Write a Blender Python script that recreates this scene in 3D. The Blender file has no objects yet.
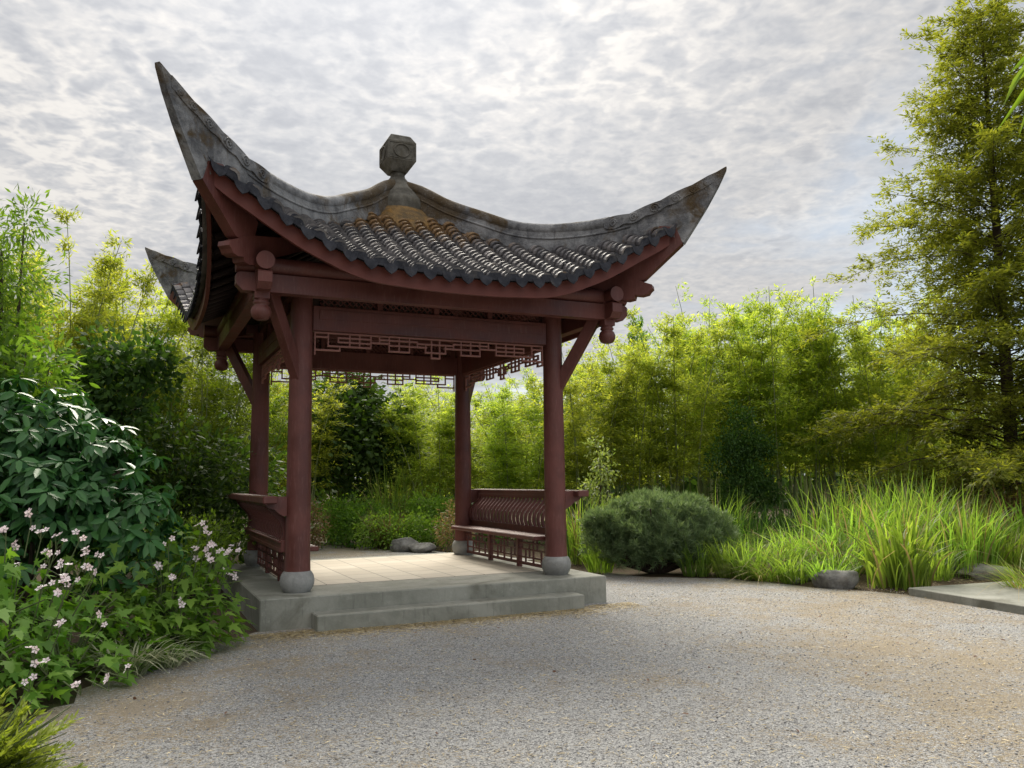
import bpy, bmesh, math
import numpy as np
from mathutils import Matrix, Vector
PI = math.pi
scene = bpy.context.scene
COL = scene.collection

# ------------------------------------------------------------------ camera, sky, sun, exposure
F_PX, PITCH, ROLL, EYE = 818.39, .1157, .0125, 1.599
cam_data = bpy.data.cameras.new('camera'); cam = bpy.data.objects.new('camera', cam_data); COL.objects.link(cam)
cam_data.sensor_width = 36.0; cam_data.lens = 36.0*F_PX/1024; cam_data.clip_end = 600; cam_data.clip_start = .05
cam.matrix_world = Matrix.Translation((0, 0, EYE)) @ Matrix.Rotation(PI/2+PITCH, 4, 'X') @ Matrix.Rotation(-ROLL, 4, 'Z')
scene.camera = cam
SUN_EL, SUN_AZ = math.radians(44), math.radians(-10)      # azimuth from +Y towards +X
SUN_DIR = Vector((math.sin(SUN_AZ)*math.cos(SUN_EL), math.cos(SUN_AZ)*math.cos(SUN_EL), math.sin(SUN_EL)))
sun_data = bpy.data.lights.new('sun', 'SUN'); sun_data.energy = 3.4; sun_data.angle = math.radians(32); sun_data.color = (1, .93, .80)
sun = bpy.data.objects.new('sun', sun_data); COL.objects.link(sun)
sun.rotation_euler = (-SUN_DIR).to_track_quat('-Z', 'Y').to_euler()
scene.view_settings.view_transform = 'Standard'; scene.view_settings.look = 'None'
scene.view_settings.gamma = 1; scene.view_settings.use_curve_mapping = False
scene.view_settings.exposure = 1.0
cy = scene.cycles
cy.max_bounces = 8; cy.transparent_max_bounces = 4; cy.diffuse_bounces = 4; cy.transmission_bounces = 4; cy.use_denoising = True
cy.sample_clamp_indirect = 4

class NT:
    """small node-graph helper"""
    def __init__(s, tree): s.t = tree
    def n(s, typ, ins=None, **kw):
        nd = s.t.nodes.new(typ)
        for k, v in kw.items(): setattr(nd, k, v)
        for k, v in (ins or {}).items(): s.set(nd, k, v)
        return nd
    def set(s, nd, k, v):
        if isinstance(v, bpy.types.Node): v = v.outputs[0]
        if isinstance(v, bpy.types.NodeSocket): s.t.links.new(v, nd.inputs[k])
        else: nd.inputs[k].default_value = v
    def math(s, op, a, b=0.0, clamp=False):
        nd = s.n('ShaderNodeMath', {0: a, 1: b}, operation=op); nd.use_clamp = clamp; return nd.outputs[0]
    def ramp(s, fac, stops, interp='LINEAR'):
        nd = s.n('ShaderNodeValToRGB', {0: fac}); cr = nd.color_ramp; cr.interpolation = interp
        while len(cr.elements) < len(stops): cr.elements.new(.5)
        for e, (p, c) in zip(cr.elements, stops): e.position = p; e.color = (*c, 1) if len(c) == 3 else c
        return nd.outputs[0]
    def mix(s, fac, a, b, blend='MIX'):
        nd = s.n('ShaderNodeMix', data_type='RGBA', blend_type=blend)
        for i, v in ((0, fac), (6, a), (7, b)):
            if isinstance(v, tuple) and len(v) == 3: v = (*v, 1)
            s.set(nd, i, v)
        return nd.outputs[2]
    def noise(s, vec, scale, detail=4, rough=.55, dist=0.0):
        return s.n('ShaderNodeTexNoise', {'Vector': vec, 'Scale': scale, 'Detail': detail, 'Roughness': rough, 'Distortion': dist}).outputs[0]
    def smooth(s, v, a, b):
        nd = s.n('ShaderNodeMapRange', {0: v, 1: a, 2: b, 3: 0.0, 4: 1.0}, interpolation_type='SMOOTHSTEP'); return nd.outputs[0]

world = bpy.data.worlds.new('World'); scene.world = world; world.use_nodes = True
w = NT(world.node_tree); w.t.nodes.clear()
def build_sky():
    d = w.n('ShaderNodeTexCoord').outputs['Generated']
    nishita = w.n('ShaderNodeTexSky', sky_type='NISHITA', sun_disc=False, sun_elevation=SUN_EL, sun_rotation=SUN_AZ, dust_density=2.5)
    clear = w.n('ShaderNodeVectorMath', {0: nishita.outputs[0], 'Scale': .10}, operation='SCALE').outputs[0]
    clear = w.mix(.6, clear, (.28, .365, .43))                          # thin veil over the blue
    sep = w.n('ShaderNodeSeparateXYZ', {0: d})
    zc = w.math('ADD', w.math('MAXIMUM', sep.outputs[2], 0.0), .10)
    px, py = w.math('DIVIDE', sep.outputs[0], zc), w.math('DIVIDE', sep.outputs[1], zc)
    p = w.n('ShaderNodeCombineXYZ', {0: px, 1: py, 2: 0.0}).outputs[0]
    p2 = w.n('ShaderNodeVectorMath', {0: p, 1: (4.3, 1.7, 2.0)}, operation='ADD').outputs[0]
    big = w.noise(p2, .8, 3, .5, .2)                                    # broad banks
    rip = w.noise(p2, 7.5, 3, .55, .25)                                  # altocumulus cells
    fine = w.noise(p2, 21, 4, .60, .3)
    vein = w.smooth(w.math('ABSOLUTE', w.math('SUBTRACT', rip, .52)), .15, .0)
    vein2 = w.smooth(w.math('ABSOLUTE', w.math('SUBTRACT', w.noise(p2, 13.0, 3, .6, .3), .5)), .16, .0)
    huge = w.noise(p2, .35, 3, .55, .3)
    va = w.math('MULTIPLY', w.smooth(huge, .36, .62), w.smooth(sep.outputs[2], .16, .42))
    vv = w.math('MULTIPLY', w.math('ADD', w.math('MULTIPLY', vein, .27), w.math('MULTIPLY', vein2, .13)), w.math('ADD', .22, w.math('MULTIPLY', va, .85)))
    tex = w.math('ADD', w.math('ADD', vv, w.math('MULTIPLY', huge, .52)), w.math('ADD', w.math('MULTIPLY', fine, .30), w.math('MULTIPLY', big, .50)))
    bright = w.smooth(tex, .48, .98)
    cloud = w.ramp(bright, [(0, (.236, .242, .259)), (.35, (.276, .280, .292)), (.6, (.314, .314, .319)), (.82, (.358, .351, .346)), (1, (.425, .41, .39))])
    # glow of the veiled sun; bright patch added high behind camera, lights front faces
    dot = w.n('ShaderNodeVectorMath', {0: d, 1: tuple(SUN_DIR)}, operation='DOT_PRODUCT').outputs['Value']
    g = w.math('POWER', w.math('MAXIMUM', dot, 0.0), 11.0)
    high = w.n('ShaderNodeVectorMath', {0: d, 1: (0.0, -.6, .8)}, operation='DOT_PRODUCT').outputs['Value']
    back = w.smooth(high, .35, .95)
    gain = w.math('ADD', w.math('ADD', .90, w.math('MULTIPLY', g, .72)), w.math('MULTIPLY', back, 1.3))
    low = w.math('MULTIPLY', w.smooth(sep.outputs[1], .0, -.5), w.smooth(sep.outputs[2], .58, .22))  # added dimming of the low sky behind the camera, keeps beams dark
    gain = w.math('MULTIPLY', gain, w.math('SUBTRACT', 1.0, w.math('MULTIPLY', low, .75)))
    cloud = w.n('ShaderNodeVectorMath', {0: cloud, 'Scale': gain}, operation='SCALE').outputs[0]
    # gaps: mostly low on the right, away from the sun
    side = w.math('SUBTRACT', w.math('MULTIPLY', px, .25), w.math('MULTIPLY', sep.outputs[2], .55))
    cover = w.math('ADD', w.math('ADD', big, w.math('MULTIPLY', rip, .25)), w.math('MULTIPLY', side, -1.0))
    fac = w.smooth(cover, .22, .78)
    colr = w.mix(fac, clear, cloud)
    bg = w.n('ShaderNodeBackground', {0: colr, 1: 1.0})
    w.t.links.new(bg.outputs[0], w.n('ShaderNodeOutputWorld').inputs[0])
build_sky()

# ------------------------------------------------------------------ helpers
def tag(o, label=None, cat=None, group=None, kind=None):
    for k, v in (('label', label), ('category', cat), ('group', group), ('kind', kind)):
        if v: o[k] = v
    return o
def empty(name, loc, rz=0.0, parent=None):
    o = bpy.data.objects.new(name, None); COL.objects.link(o); o.location = loc; o.rotation_euler = (0, 0, rz)
    o.empty_display_size = .2
    if parent: o.parent = parent
    return o
def link_mesh(name, me, mat, parent=None):
    o = bpy.data.objects.new(name, me); COL.objects.link(o)
    if mat: me.materials.append(mat)
    if parent: o.parent = parent
    return o
def copy_tree(o, parent=None):
    c = o.copy(); COL.objects.link(c)
    if parent: c.parent = parent
    for ch in list(o.children): copy_tree(ch, c)
    return c
def np_mesh(name, v, f, mat, parent=None, smooth=False):
    """one mesh object from numpy arrays; every face has f.shape[1] corners"""
    v = np.asarray(v, np.float32).reshape(-1, 3); f = np.asarray(f, np.int32); k = f.shape[1]
    me = bpy.data.meshes.new(name)
    me.vertices.add(len(v)); me.vertices.foreach_set('co', v.ravel())
    me.loops.add(f.size); me.loops.foreach_set('vertex_index', f.ravel())
    me.polygons.add(len(f)); me.polygons.foreach_set('loop_start', np.arange(len(f), dtype=np.int32)*k)
    if smooth: me.polygons.foreach_set('use_smooth', np.ones(len(f), bool))
    me.update(calc_edges=True)
    return link_mesh(name, me, mat, parent)
class MB:
    def __init__(s): s.v, s.f, s.sm = [], [], []
    def add(s, v, f, smooth=False):
        o = len(s.v); s.v += [tuple(p) for p in v]; s.f += [tuple(i+o for i in q) for q in f]; s.sm += [smooth]*len(f)
    def box(s, c, size, m=None, bev=.006):
        x, y, z = [q/2 for q in size]; b = min(bev, x*.45, y*.45, z*.45)
        if b <= 0:
            v = [(sx*x, sy*y, sz*z) for sx in (-1, 1) for sy in (-1, 1) for sz in (-1, 1)]
            f = [(0, 1, 3, 2), (4, 6, 7, 5), (0, 4, 5, 1), (2, 3, 7, 6), (0, 2, 6, 4), (1, 5, 7, 3)]
        else:
            bm = bmesh.new(); bmesh.ops.create_cube(bm, size=1)
            for q in bm.verts: q.co = Vector((q.co.x*size[0], q.co.y*size[1], q.co.z*size[2]))
            bmesh.ops.bevel(bm, geom=bm.edges[:], offset=b, segments=1, affect='EDGES')
            bm.verts.index_update(); v = [q.co.copy() for q in bm.verts]; f = [[q.index for q in p.verts] for p in bm.faces]; bm.free()
        M = Matrix.Translation(c) @ (m.to_4x4() if m is not None else Matrix.Identity(4))
        s.add([M @ Vector(p) for p in v], f)
    def bar(s, p0, p1, w, h, up=(0, 0, 1), bev=.004):
        """rectangular bar from p0 to p1"""
        p0, p1 = Vector(p0), Vector(p1); d = p1-p0; L = d.length; d.normalize(); up = Vector(up)
        y = up.cross(d); y = y.normalized() if y.length > 1e-5 else Vector((0, 1, 0)); z = d.cross(y)
        s.box((p0+p1)/2, (L, w, h), Matrix((d, y, z)).transposed(), bev)
    def tube(s, pts, rad, n=10, cap=True, smooth=True):
        P = [Vector(p) for p in pts]; rad = [rad]*len(P) if isinstance(rad, (int, float)) else rad
        rings = []; prev = None
        for i, p in enumerate(P):
            d = (P[min(i+1, len(P)-1)]-P[max(i-1, 0)]).normalized()
            if prev is None: a = d.orthogonal().normalized()
            else: a = (prev-d*prev.dot(d)); a = a.normalized() if a.length > 1e-6 else d.orthogonal().normalized()
            prev = a; b = d.cross(a)
            rings.append([p+(a*math.cos(2*PI*k/n)+b*math.sin(2*PI*k/n))*rad[i] for k in range(n)])
        v = [q for r in rings for q in r]
        f = [(i*n+k, i*n+(k+1) % n, (i+1)*n+(k+1) % n, (i+1)*n+k) for i in range(len(P)-1) for k in range(n)]
        s.add(v, f, smooth)
        if cap: s.add(rings[0], [tuple(range(n))[::-1]]); s.add(rings[-1], [tuple(range(n))])
    def lathe(s, prof, c=(0, 0, 0), n=28, smooth=True, rot0=0.0):
        v = [(c[0]+r*math.cos(2*PI*k/n+rot0), c[1]+r*math.sin(2*PI*k/n+rot0), c[2]+z) for r, z in prof for k in range(n)]
        f = [(i*n+k, i*n+(k+1) % n, (i+1)*n+(k+1) % n, (i+1)*n+k) for i in range(len(prof)-1) for k in range(n)]
        s.add(v, f, smooth)
        s.add(v[:n], [tuple(range(n))[::-1]]); s.add(v[-n:], [tuple(range(n))])
    def prism(s, poly, M, th):
        """2-D outline (x,y) extruded +-th/2 along local z of matrix M"""
        n = len(poly); v = [M @ Vector((x, y, sg*th/2)) for sg in (-1, 1) for x, y in poly]
        f = [tuple(range(n))[::-1], tuple(range(n, 2*n))]+[(k, (k+1) % n, n+(k+1) % n, n+k) for k in range(n)]
        s.add(v, f)
    def build(s, name, mat, parent=None):
        me = bpy.data.meshes.new(name); me.from_pydata([tuple(p) for p in s.v], [], s.f)
        me.polygons.foreach_set('use_smooth', s.sm); me.update()
        return link_mesh(name, me, mat, parent)
def curve1(xs, ys):
    """smooth (Catmull-Rom / Hermite) interpolation"""
    xs, ys = np.array(xs, float), np.array(ys, float); m = np.gradient(ys, xs)
    def f(x):
        x = np.clip(x, xs[0], xs[-1]); i = np.clip(np.searchsorted(xs, x)-1, 0, len(xs)-2)
        h = xs[i+1]-xs[i]; t = (x-xs[i])/h
        return (2*t**3-3*t**2+1)*ys[i]+(t**3-2*t**2+t)*h*m[i]+(-2*t**3+3*t**2)*ys[i+1]+(t**3-t**2)*h*m[i+1]
    return f
def ray(px, py):
    X, Y = px-512, 384-py; c, s_ = math.cos(ROLL), math.sin(ROLL)
    Xu, Yu = X*c+Y*s_, -X*s_+Y*c
    return Vector((Xu/F_PX, math.cos(PITCH)-Yu/F_PX*math.sin(PITCH), math.sin(PITCH)+Yu/F_PX*math.cos(PITCH)))
def at(px, py, Y):
    d = ray(px, py); t = Y/d.y; return Vector((d.x*t, Y, EYE+d.z*t))
def nrm(a): return a/np.maximum(np.linalg.norm(a, axis=-1, keepdims=True), 1e-9)
def stamp(tv, tf, P, D, N, S, W=None):
    """copies of a small template (x along D, z along N) at P; returns verts, faces"""
    tv = np.asarray(tv, float); tf = np.asarray(tf, int); n = len(P)
    D = nrm(D); Y = nrm(np.cross(N, D)); Z = np.cross(D, Y); S = np.broadcast_to(np.asarray(S, float), (n,)); W = S if W is None else np.broadcast_to(np.asarray(W, float), (n,))
    v = P[:, None]+tv[None, :, 0, None]*D[:, None]*S[:, None, None]+tv[None, :, 1, None]*Y[:, None]*W[:, None, None]+tv[None, :, 2, None]*Z[:, None]*S[:, None, None]
    f = tf[None]+(np.arange(n)*len(tv))[:, None, None]
    return v.reshape(-1, 3), f.reshape(-1, tf.shape[1])
DIAMOND = ([(0, 0, 0), (.45, -.5, 0), (1, 0, -.06), (.45, .5, 0)], [(0, 1, 2, 3)])
FOLDED = ([(0, 0, 0), (.5, 0, -.02), (1, 0, -.14), (.25, -.40, .05), (.68, -.40, 0), (.25, .40, .05), (.68, .40, 0)], [(0, 3, 4, 2, 1), (0, 1, 2, 6, 5)])
_m = []
for ang, r in ((-180, .05), (-120, .34), (-98, .20), (-68, .60), (-40, .30), (-22, .55), (-12, .62), (0, 1.0), (12, .62), (22, .55), (40, .30), (68, .60), (98, .20), (120, .34)):
    _m.append((r*math.cos(math.radians(ang)), r*math.sin(math.radians(ang)), -.10*r*r))
MAPLE = (_m, [tuple(range(len(_m)))])
_f, _ff = [], []
for k in range(5):
    a = 2*PI*k/5; c, s_ = math.cos(a), math.sin(a); c1, s1 = math.cos(a+.5), math.sin(a+.5); c2, s2 = math.cos(a-.5), math.sin(a-.5)
    _f += [(.03*c, .03*s_, 0), (.38*c2, .38*s2, .09), (.54*c, .54*s_, .12), (.38*c1, .38*s1, .09)]; _ff.append((4*k, 4*k+1, 4*k+2, 4*k+3))
FLOWER = (_f, _ff)
def blades(rng, base, az, h, lean, w, droop, seg=5):
    """arching strips of grass; returns verts, faces"""
    n = len(base); t = np.linspace(0, 1, seg+1)[None, :]; d = np.stack([np.cos(az), np.sin(az), 0*az], 1); sd = np.stack([-np.sin(az), np.cos(az), 0*az], 1)
    out = h[:, None]*(lean[:, None]*t+droop[:, None]*t**2.6); up = h[:, None]*(t*np.sqrt(np.clip(1-lean[:, None]**2, .1, 1))-.75*droop[:, None]*t**3.2)
    c = base[:, None]+d[:, None]*out[..., None]; c[..., 2] += up
    tw = w[:, None]*.5*np.clip(1.05-t**2.2, .04, 1)*np.minimum(1, .55+2*t)
    a = rng.uniform(-.9, .9, n)[:, None, None]
    s_ = sd[:, None]*np.cos(a)+d[:, None]*np.sin(a)
    L, R = c-s_*tw[..., None], c+s_*tw[..., None]
    v = np.stack([L, R], 2).reshape(n, -1, 3)
    f = np.array([(2*i, 2*i+1, 2*i+3, 2*i+2) for i in range(seg)])
    return v.reshape(-1, 3), (f[None]+(np.arange(n)*2*(seg+1))[:, None, None]).reshape(-1, 4)
def cat_geo(parts):
    V, Fc, o = [], [], 0
    for v, f in parts: V.append(v); Fc.append(f+o); o += len(v)
    return np.concatenate(V), np.concatenate(Fc)
def sph(rng, n):
    v = rng.normal(size=(n, 3)); return nrm(v)

# ------------------------------------------------------------------ materials
def new_mat(name):
    m = bpy.data.materials.new(name); m.use_nodes = True; m.node_tree.nodes.clear(); return m, NT(m.node_tree)
def finish(t, shader): t.t.links.new(shader.outputs[0], t.n('ShaderNodeOutputMaterial').inputs[0])
def coords(t, which='Object'): return t.n('ShaderNodeTexCoord').outputs[which]
def bump(t, h, strength=.3, dist=.01):
    return t.n('ShaderNodeBump', {'Strength': strength, 'Distance': dist, 'Height': h}).outputs[0]
def mat_leaf(name, c0, c1, trans=.4, tcol=None, rough=.5, spec=.35, back=None):
    """thin leaf: per-leaf colour, diffuse + gloss in front, light coming through"""
    m, t = new_mat(name)
    r = t.n('ShaderNodeNewGeometry').outputs['Random Per Island']
    oi = t.n('ShaderNodeObjectInfo').outputs['Random']
    c = t.ramp(r, [(0, c0), (.75, c1), (1, tuple(min(1, x*1.25) for x in c1))])
    hs = t.n('ShaderNodeHueSaturation', {'Hue': t.math('ADD', .485, t.math('MULTIPLY', oi, .03)), 'Saturation': 1.0, 'Value': t.math('ADD', .85, t.math('MULTIPLY', oi, .3)), 'Color': c}).outputs[0]
    p = t.n('ShaderNodeBsdfPrincipled', {'Base Color': hs, 'Roughness': rough, 'Specular IOR Level': spec})
    tc = t.mix(1.0, hs, tcol or (1.8, 1.9, .65), 'MULTIPLY')
    tr = t.n('ShaderNodeBsdfTranslucent', {0: tc})
    mx = t.n('ShaderNodeMixShader', {0: trans, 1: p, 2: tr}); finish(t, mx); return m
def mat_plain(name, col, rough=.7, var=.25, scale=8, spec=.3, bmp=.2):
    m, t = new_mat(name); o = coords(t)
    n = t.noise(o, scale, 6, .6); c = t.mix(n, tuple(x*(1-var) for x in col), tuple(min(1, x*(1+var)) for x in col))
    p = t.n('ShaderNodeBsdfPrincipled', {'Base Color': c, 'Roughness': rough, 'Specular IOR Level': spec, 'Normal': bump(t, n, bmp, .01)})
    finish(t, p); return m
def mat_paint():
    m, t = new_mat('oxblood_paint'); o = coords(t)
    st = t.n('ShaderNodeMapping', {0: o, 3: (14, 14, 2.0)}).outputs[0]
    n = t.noise(o, 2.2, 5, .6); g = t.noise(st, 3, 5, .65)
    n = t.smooth(n, .3, .7); k = t.noise(t.n('ShaderNodeMapping', {0: o, 3: (40, 40, 3.0)}).outputs[0], 2.2, 5, .7); c = t.mix(n, (.086, .026, .021), (.142, .047, .039)); c = t.mix(t.math('MULTIPLY', t.smooth(g, .50, .75), .45), c, (.20, .095, .085)); c = t.mix(t.math('MULTIPLY', t.smooth(k, .60, .70), .55), c, (.055, .020, .018))
    p = t.n('ShaderNodeBsdfPrincipled', {'Base Color': c, 'Roughness': t.math('ADD', .42, t.math('MULTIPLY', n, .25)), 'Specular IOR Level': .4, 'Normal': bump(t, g, .12, .004)})
    finish(t, p); return m
def mat_tile():
    m, t = new_mat('grey_clay_tile'); o = coords(t)
    r = t.n('ShaderNodeNewGeometry').outputs['Random Per Island']
    n = t.noise(o, 5, 6, .7); f = t.noise(o, 38, 4, .7)
    c = t.ramp(r, [(0, (.075, .07, .075)), (.5, (.13, .122, .125)), (1, (.23, .21, .205))])
    c = t.mix(t.smooth(f, .50, .78), c, (.30, .28, .265)); c = t.mix(t.math('MULTIPLY', t.smooth(n, .58, .42), .6), c, (.065, .062, .068))
    s = t.n('ShaderNodeSeparateXYZ', {0: o})
    # ochre lichen, thick near the peak, in blotches lower down
    up = t.smooth(s.outputs[2], 4.6, 5.4)
    li = t.smooth(t.math('ADD', t.math('ADD', n, t.math('MULTIPLY', t.math('SUBTRACT', f, .5), .35)), t.math('MULTIPLY', up, .42)), .60, .80)
    c = t.mix(t.math('MULTIPLY', li, .8), c, t.mix(t.smooth(f, .3, .7), (.085, .038, .007), (.29, .155, .035)))
    p = t.n('ShaderNodeBsdfPrincipled', {'Base Color': c, 'Roughness': .52, 'Specular IOR Level': .6, 'Normal': bump(t, f, .3, .006)})
    finish(t, p); return m
def mat_stone(name, c0, c1, stain=(.10, .075, .045), scale=3.0, samt=.6, bmp=.5, moss_z=None):
    m, t = new_mat(name); o = coords(t)
    n = t.smooth(t.noise(o, scale, 7, .68), .32, .68); f = t.noise(o, scale*9, 5, .7); s = t.noise(o, scale*.9, 4, .6, .6)
    dr = t.noise(t.n('ShaderNodeMapping', {0: o, 3: (11, 11, 1.3)}).outputs[0], 2.0, 4, .6)
    c = t.mix(n, c0, c1); c = t.mix(t.math('MULTIPLY', t.smooth(s, .52, .72), samt), c, stain)
    if moss_z:
        zz = t.n('ShaderNodeSeparateXYZ', {0: o}).outputs[2]; s = t.math('ADD', s, t.math('MULTIPLY', t.math('SUBTRACT', zz, moss_z), .42)); c = t.mix(t.math('MULTIPLY', t.smooth(s, .50, .74), .85), c, stain)
    c = t.mix(t.math('MULTIPLY', t.smooth(dr, .55, .75), samt*.5), c, tuple(x*.45 for x in c0)); c = t.mix(t.math('MULTIPLY', t.smooth(f, .55, .8), .4), c, tuple(min(1, x*1.5) for x in c1))
    p = t.n('ShaderNodeBsdfPrincipled', {'Base Color': c, 'Roughness': .85, 'Specular IOR Level': .25, 'Normal': bump(t, t.math('ADD', n, f), bmp, .012)})
    finish(t, p); return m
def mat_paving():
    m, t = new_mat('tan_paver'); o = coords(t)
    b = t.n('ShaderNodeTexBrick', {'Vector': o, 'Color1': (.50, .44, .36, 1), 'Color2': (.60, .54, .45, 1), 'Mortar': (.27, .25, .21, 1), 'Scale': 1.0, 'Mortar Size': .010, 'Brick Width': .42, 'Row Height': .42}, offset=.0)
    n = t.noise(o, 5, 6, .65)
    c = t.mix(t.math('MULTIPLY', n, .55), b.outputs[0], (.36, .33, .28))
    p = t.n('ShaderNodeBsdfPrincipled', {'Base Color': c, 'Roughness': .85, 'Specular IOR Level': .2, 'Normal': bump(t, b.outputs[1], -.3, .006)})
    finish(t, p); return m
def mat_gravel():
    m, t = new_mat('gravel'); o = coords(t)
    v1 = t.n('ShaderNodeTexVoronoi', {'Vector': o, 'Scale': 125.0, 'Randomness': 1.0}); v2 = t.n('ShaderNodeTexVoronoi', {'Vector': o, 'Scale': 70.0, 'Randomness': 1.0})
    r1 = t.n('ShaderNodeSeparateColor', {0: v1.outputs['Color']}).outputs[0]
    r2 = t.n('ShaderNodeSeparateColor', {0: v2.outputs['Color']}).outputs[0]
    stone = t.ramp(r1, [(0, (.09, .09, .095)), (.35, (.22, .22, .22)), (.7, (.335, .335, .332)), (1, (.52, .52, .51))])
    stone2 = t.ramp(r2, [(0, (.10, .10, .108)), (.5, (.24, .24, .24)), (1, (.46, .455, .44))])
    c = t.mix(t.math('GREATER_THAN', r2, .72), stone, stone2)
    big = t.noise(o, .42, 5, .62, .4); mid = t.noise(o, 2.1, 5, .65, .5); fine = t.noise(o, 34, 5, .8); fib = t.noise(o, 75, 3, .7, 1.5)
    # dry needle litter lies in drifts: away from the worn middle of the yard
    sx = t.n('ShaderNodeSeparateXYZ', {0: o})
    dx = t.math('MULTIPLY', t.math('SUBTRACT', sx.outputs[0], t.math('MULTIPLY', t.math('SUBTRACT', sx.outputs[1], 4.0), .06)), .42)
    worn = t.math('POWER', 2.718, t.math('MULTIPLY', t.math('MULTIPLY', dx, dx), -1.0))
    amt = t.math('ADD', t.math('ADD', t.math('MULTIPLY', big, .85), t.math('MULTIPLY', mid, .75)), t.math('MULTIPLY', worn, -.20))
    amt = t.math('ADD', amt, t.math('MULTIPLY', t.math('SUBTRACT', fine, .5), 1.5))
    lit = t.smooth(amt, .66, .90)
    straw = t.ramp(fib, [(.25, (.15, .115, .072)), (.5, (.31, .252, .17)), (.75, (.47, .395, .285))])
    c = t.mix(t.math('MULTIPLY', lit, .85), c, straw)
    c = t.mix(t.math('MULTIPLY', t.smooth(mid, .5, .75), .18), c, (.22, .20, .18))
    h = t.math('ADD', t.math('MULTIPLY', v1.outputs['Distance'], -1.0), t.math('MULTIPLY', v2.outputs['Distance'], -.8))
    p = t.n('ShaderNodeBsdfPrincipled', {'Base Color': c, 'Roughness': .9, 'Specular IOR Level': .2, 'Normal': bump(t, h, .9, .012)})
    finish(t, p); return m
def mat_soil():
    m, t = new_mat('soil'); o = coords(t)
    n = t.noise(o, 1.3, 6, .7); f = t.noise(o, 40, 5, .75)
    c = t.mix(f, (.035, .026, .018), (.14, .10, .065)); c = t.mix(t.smooth(n, .5, .7), c, t.mix(f, (.03, .045, .015), (.07, .09, .03)))
    p = t.n('ShaderNodeBsdfPrincipled', {'Base Color': c, 'Roughness': .95, 'Specular IOR Level': .15, 'Normal': bump(t, f, .8, .03)})
    finish(t, p); return m
PAINT, TILE = mat_paint(), mat_tile()
RIDGE = mat_stone('weathered_ridge_mortar', (.070, .071, .078), (.27, .27, .275), (.070, .046, .020), 3.2, .95, 1.0, 5.05)
CONC = mat_stone('concrete', (.180, .183, .155), (.285, .285, .25), (.115, .112, .088), 1.5, .8, .35)
PLINTH = mat_stone('plinth_stone', (.20, .20, .195), (.31, .31, .30), (.15, .145, .13), 3, .6, .4)
ROCK = mat_stone('garden_rock', (.09, .088, .082), (.27, .262, .25), (.085, .072, .05), 3.5, .6, .8)
PAVER, GRAVEL, SOIL = mat_paving(), mat_gravel(), mat_soil()
BARK = mat_plain('bark', (.075, .055, .042), .9, .4, 14, .2, .8)
CULM = mat_plain('bamboo_culm', (.20, .23, .10), .45, .35, 3, .4, .1)
STEM = mat_plain('green_stem', (.09, .12, .045), .6, .3, 9)
EAVE = mat_stone('shaded_clay_tile', (.014, .015, .021), (.040, .042, .052), (.075, .07, .066), 7, .5)  # same clay tile, shade of its sun-averted face put into the colour
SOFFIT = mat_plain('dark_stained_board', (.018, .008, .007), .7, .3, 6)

# ------------------------------------------------------------------ ground
rngG = np.random.default_rng(5)
g = MB(); g.add([(-220, -120, -.012), (220, -120, -.012), (220, 320, -.012), (-220, 320, -.012)], [(0, 1, 2, 3)])
tag(g.build('ground', SOIL), kind='structure')
def wobble(poly, step=.22, amp=.05):
    out = []
    for i, a in enumerate(poly):
        b = poly[(i+1) % len(poly)]; L = math.dist(a, b); k = max(1, int(L/step))
        for j in range(k):
            t = j/k; out.append((a[0]+(b[0]-a[0])*t+rngG.normal()*amp*(L < 6), a[1]+(b[1]-a[1])*t+rngG.normal()*amp*(L < 6)))
    return out
def sheet(name, poly, z, mat):
    bm = bmesh.new(); vs = [bm.verts.new((x, y, z)) for x, y in poly]; bm.faces.new(vs)
    bmesh.ops.triangulate(bm, faces=bm.faces[:], ngon_method='EAR_CLIP')
    me = bpy.data.meshes.new(name); bm.to_mesh(me); bm.free()
    if me.polygons[0].normal.z < 0: me.flip_normals()
    return tag(link_mesh(name, me, mat), kind='structure')
yard = [(-4.4, -14), (-3.9, 0), (-3.45, 4.2), (-3.3, 5.6), (-3.38, 6.5), (-3.3, 7.3), (-3.1, 8.1), (-2.85, 8.7), (-2.7, 9.3), (-1.5, 10.6), (1.0, 12.2), (1.25, 13.4),
        (1.55, 14.2), (2.2, 13.45), (3.3, 13.2), (3.8, 12.75), (4.3, 12.05), (4.8, 11.65), (5.25, 11.2), (6.4, 9.2), (9, 7.5), (14, 5), (14, -14)]
sheet('gravel_yard', wobble(yard), 0.0, GRAVEL)
path = [(-6.2, 18.6), (-4.5, 17.2), (-2.5, 16.4), (-.6, 16.0), (.4, 16.6), (-.9, 18.2), (-2.2, 19.0), (-3.1, 19.4), (-3.6, 20.6), (-4.4, 21.0), (-6.4, 20.2)]
sheet('gravel_path', wobble(path, .3, .06), 0.0, GRAVEL)

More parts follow.
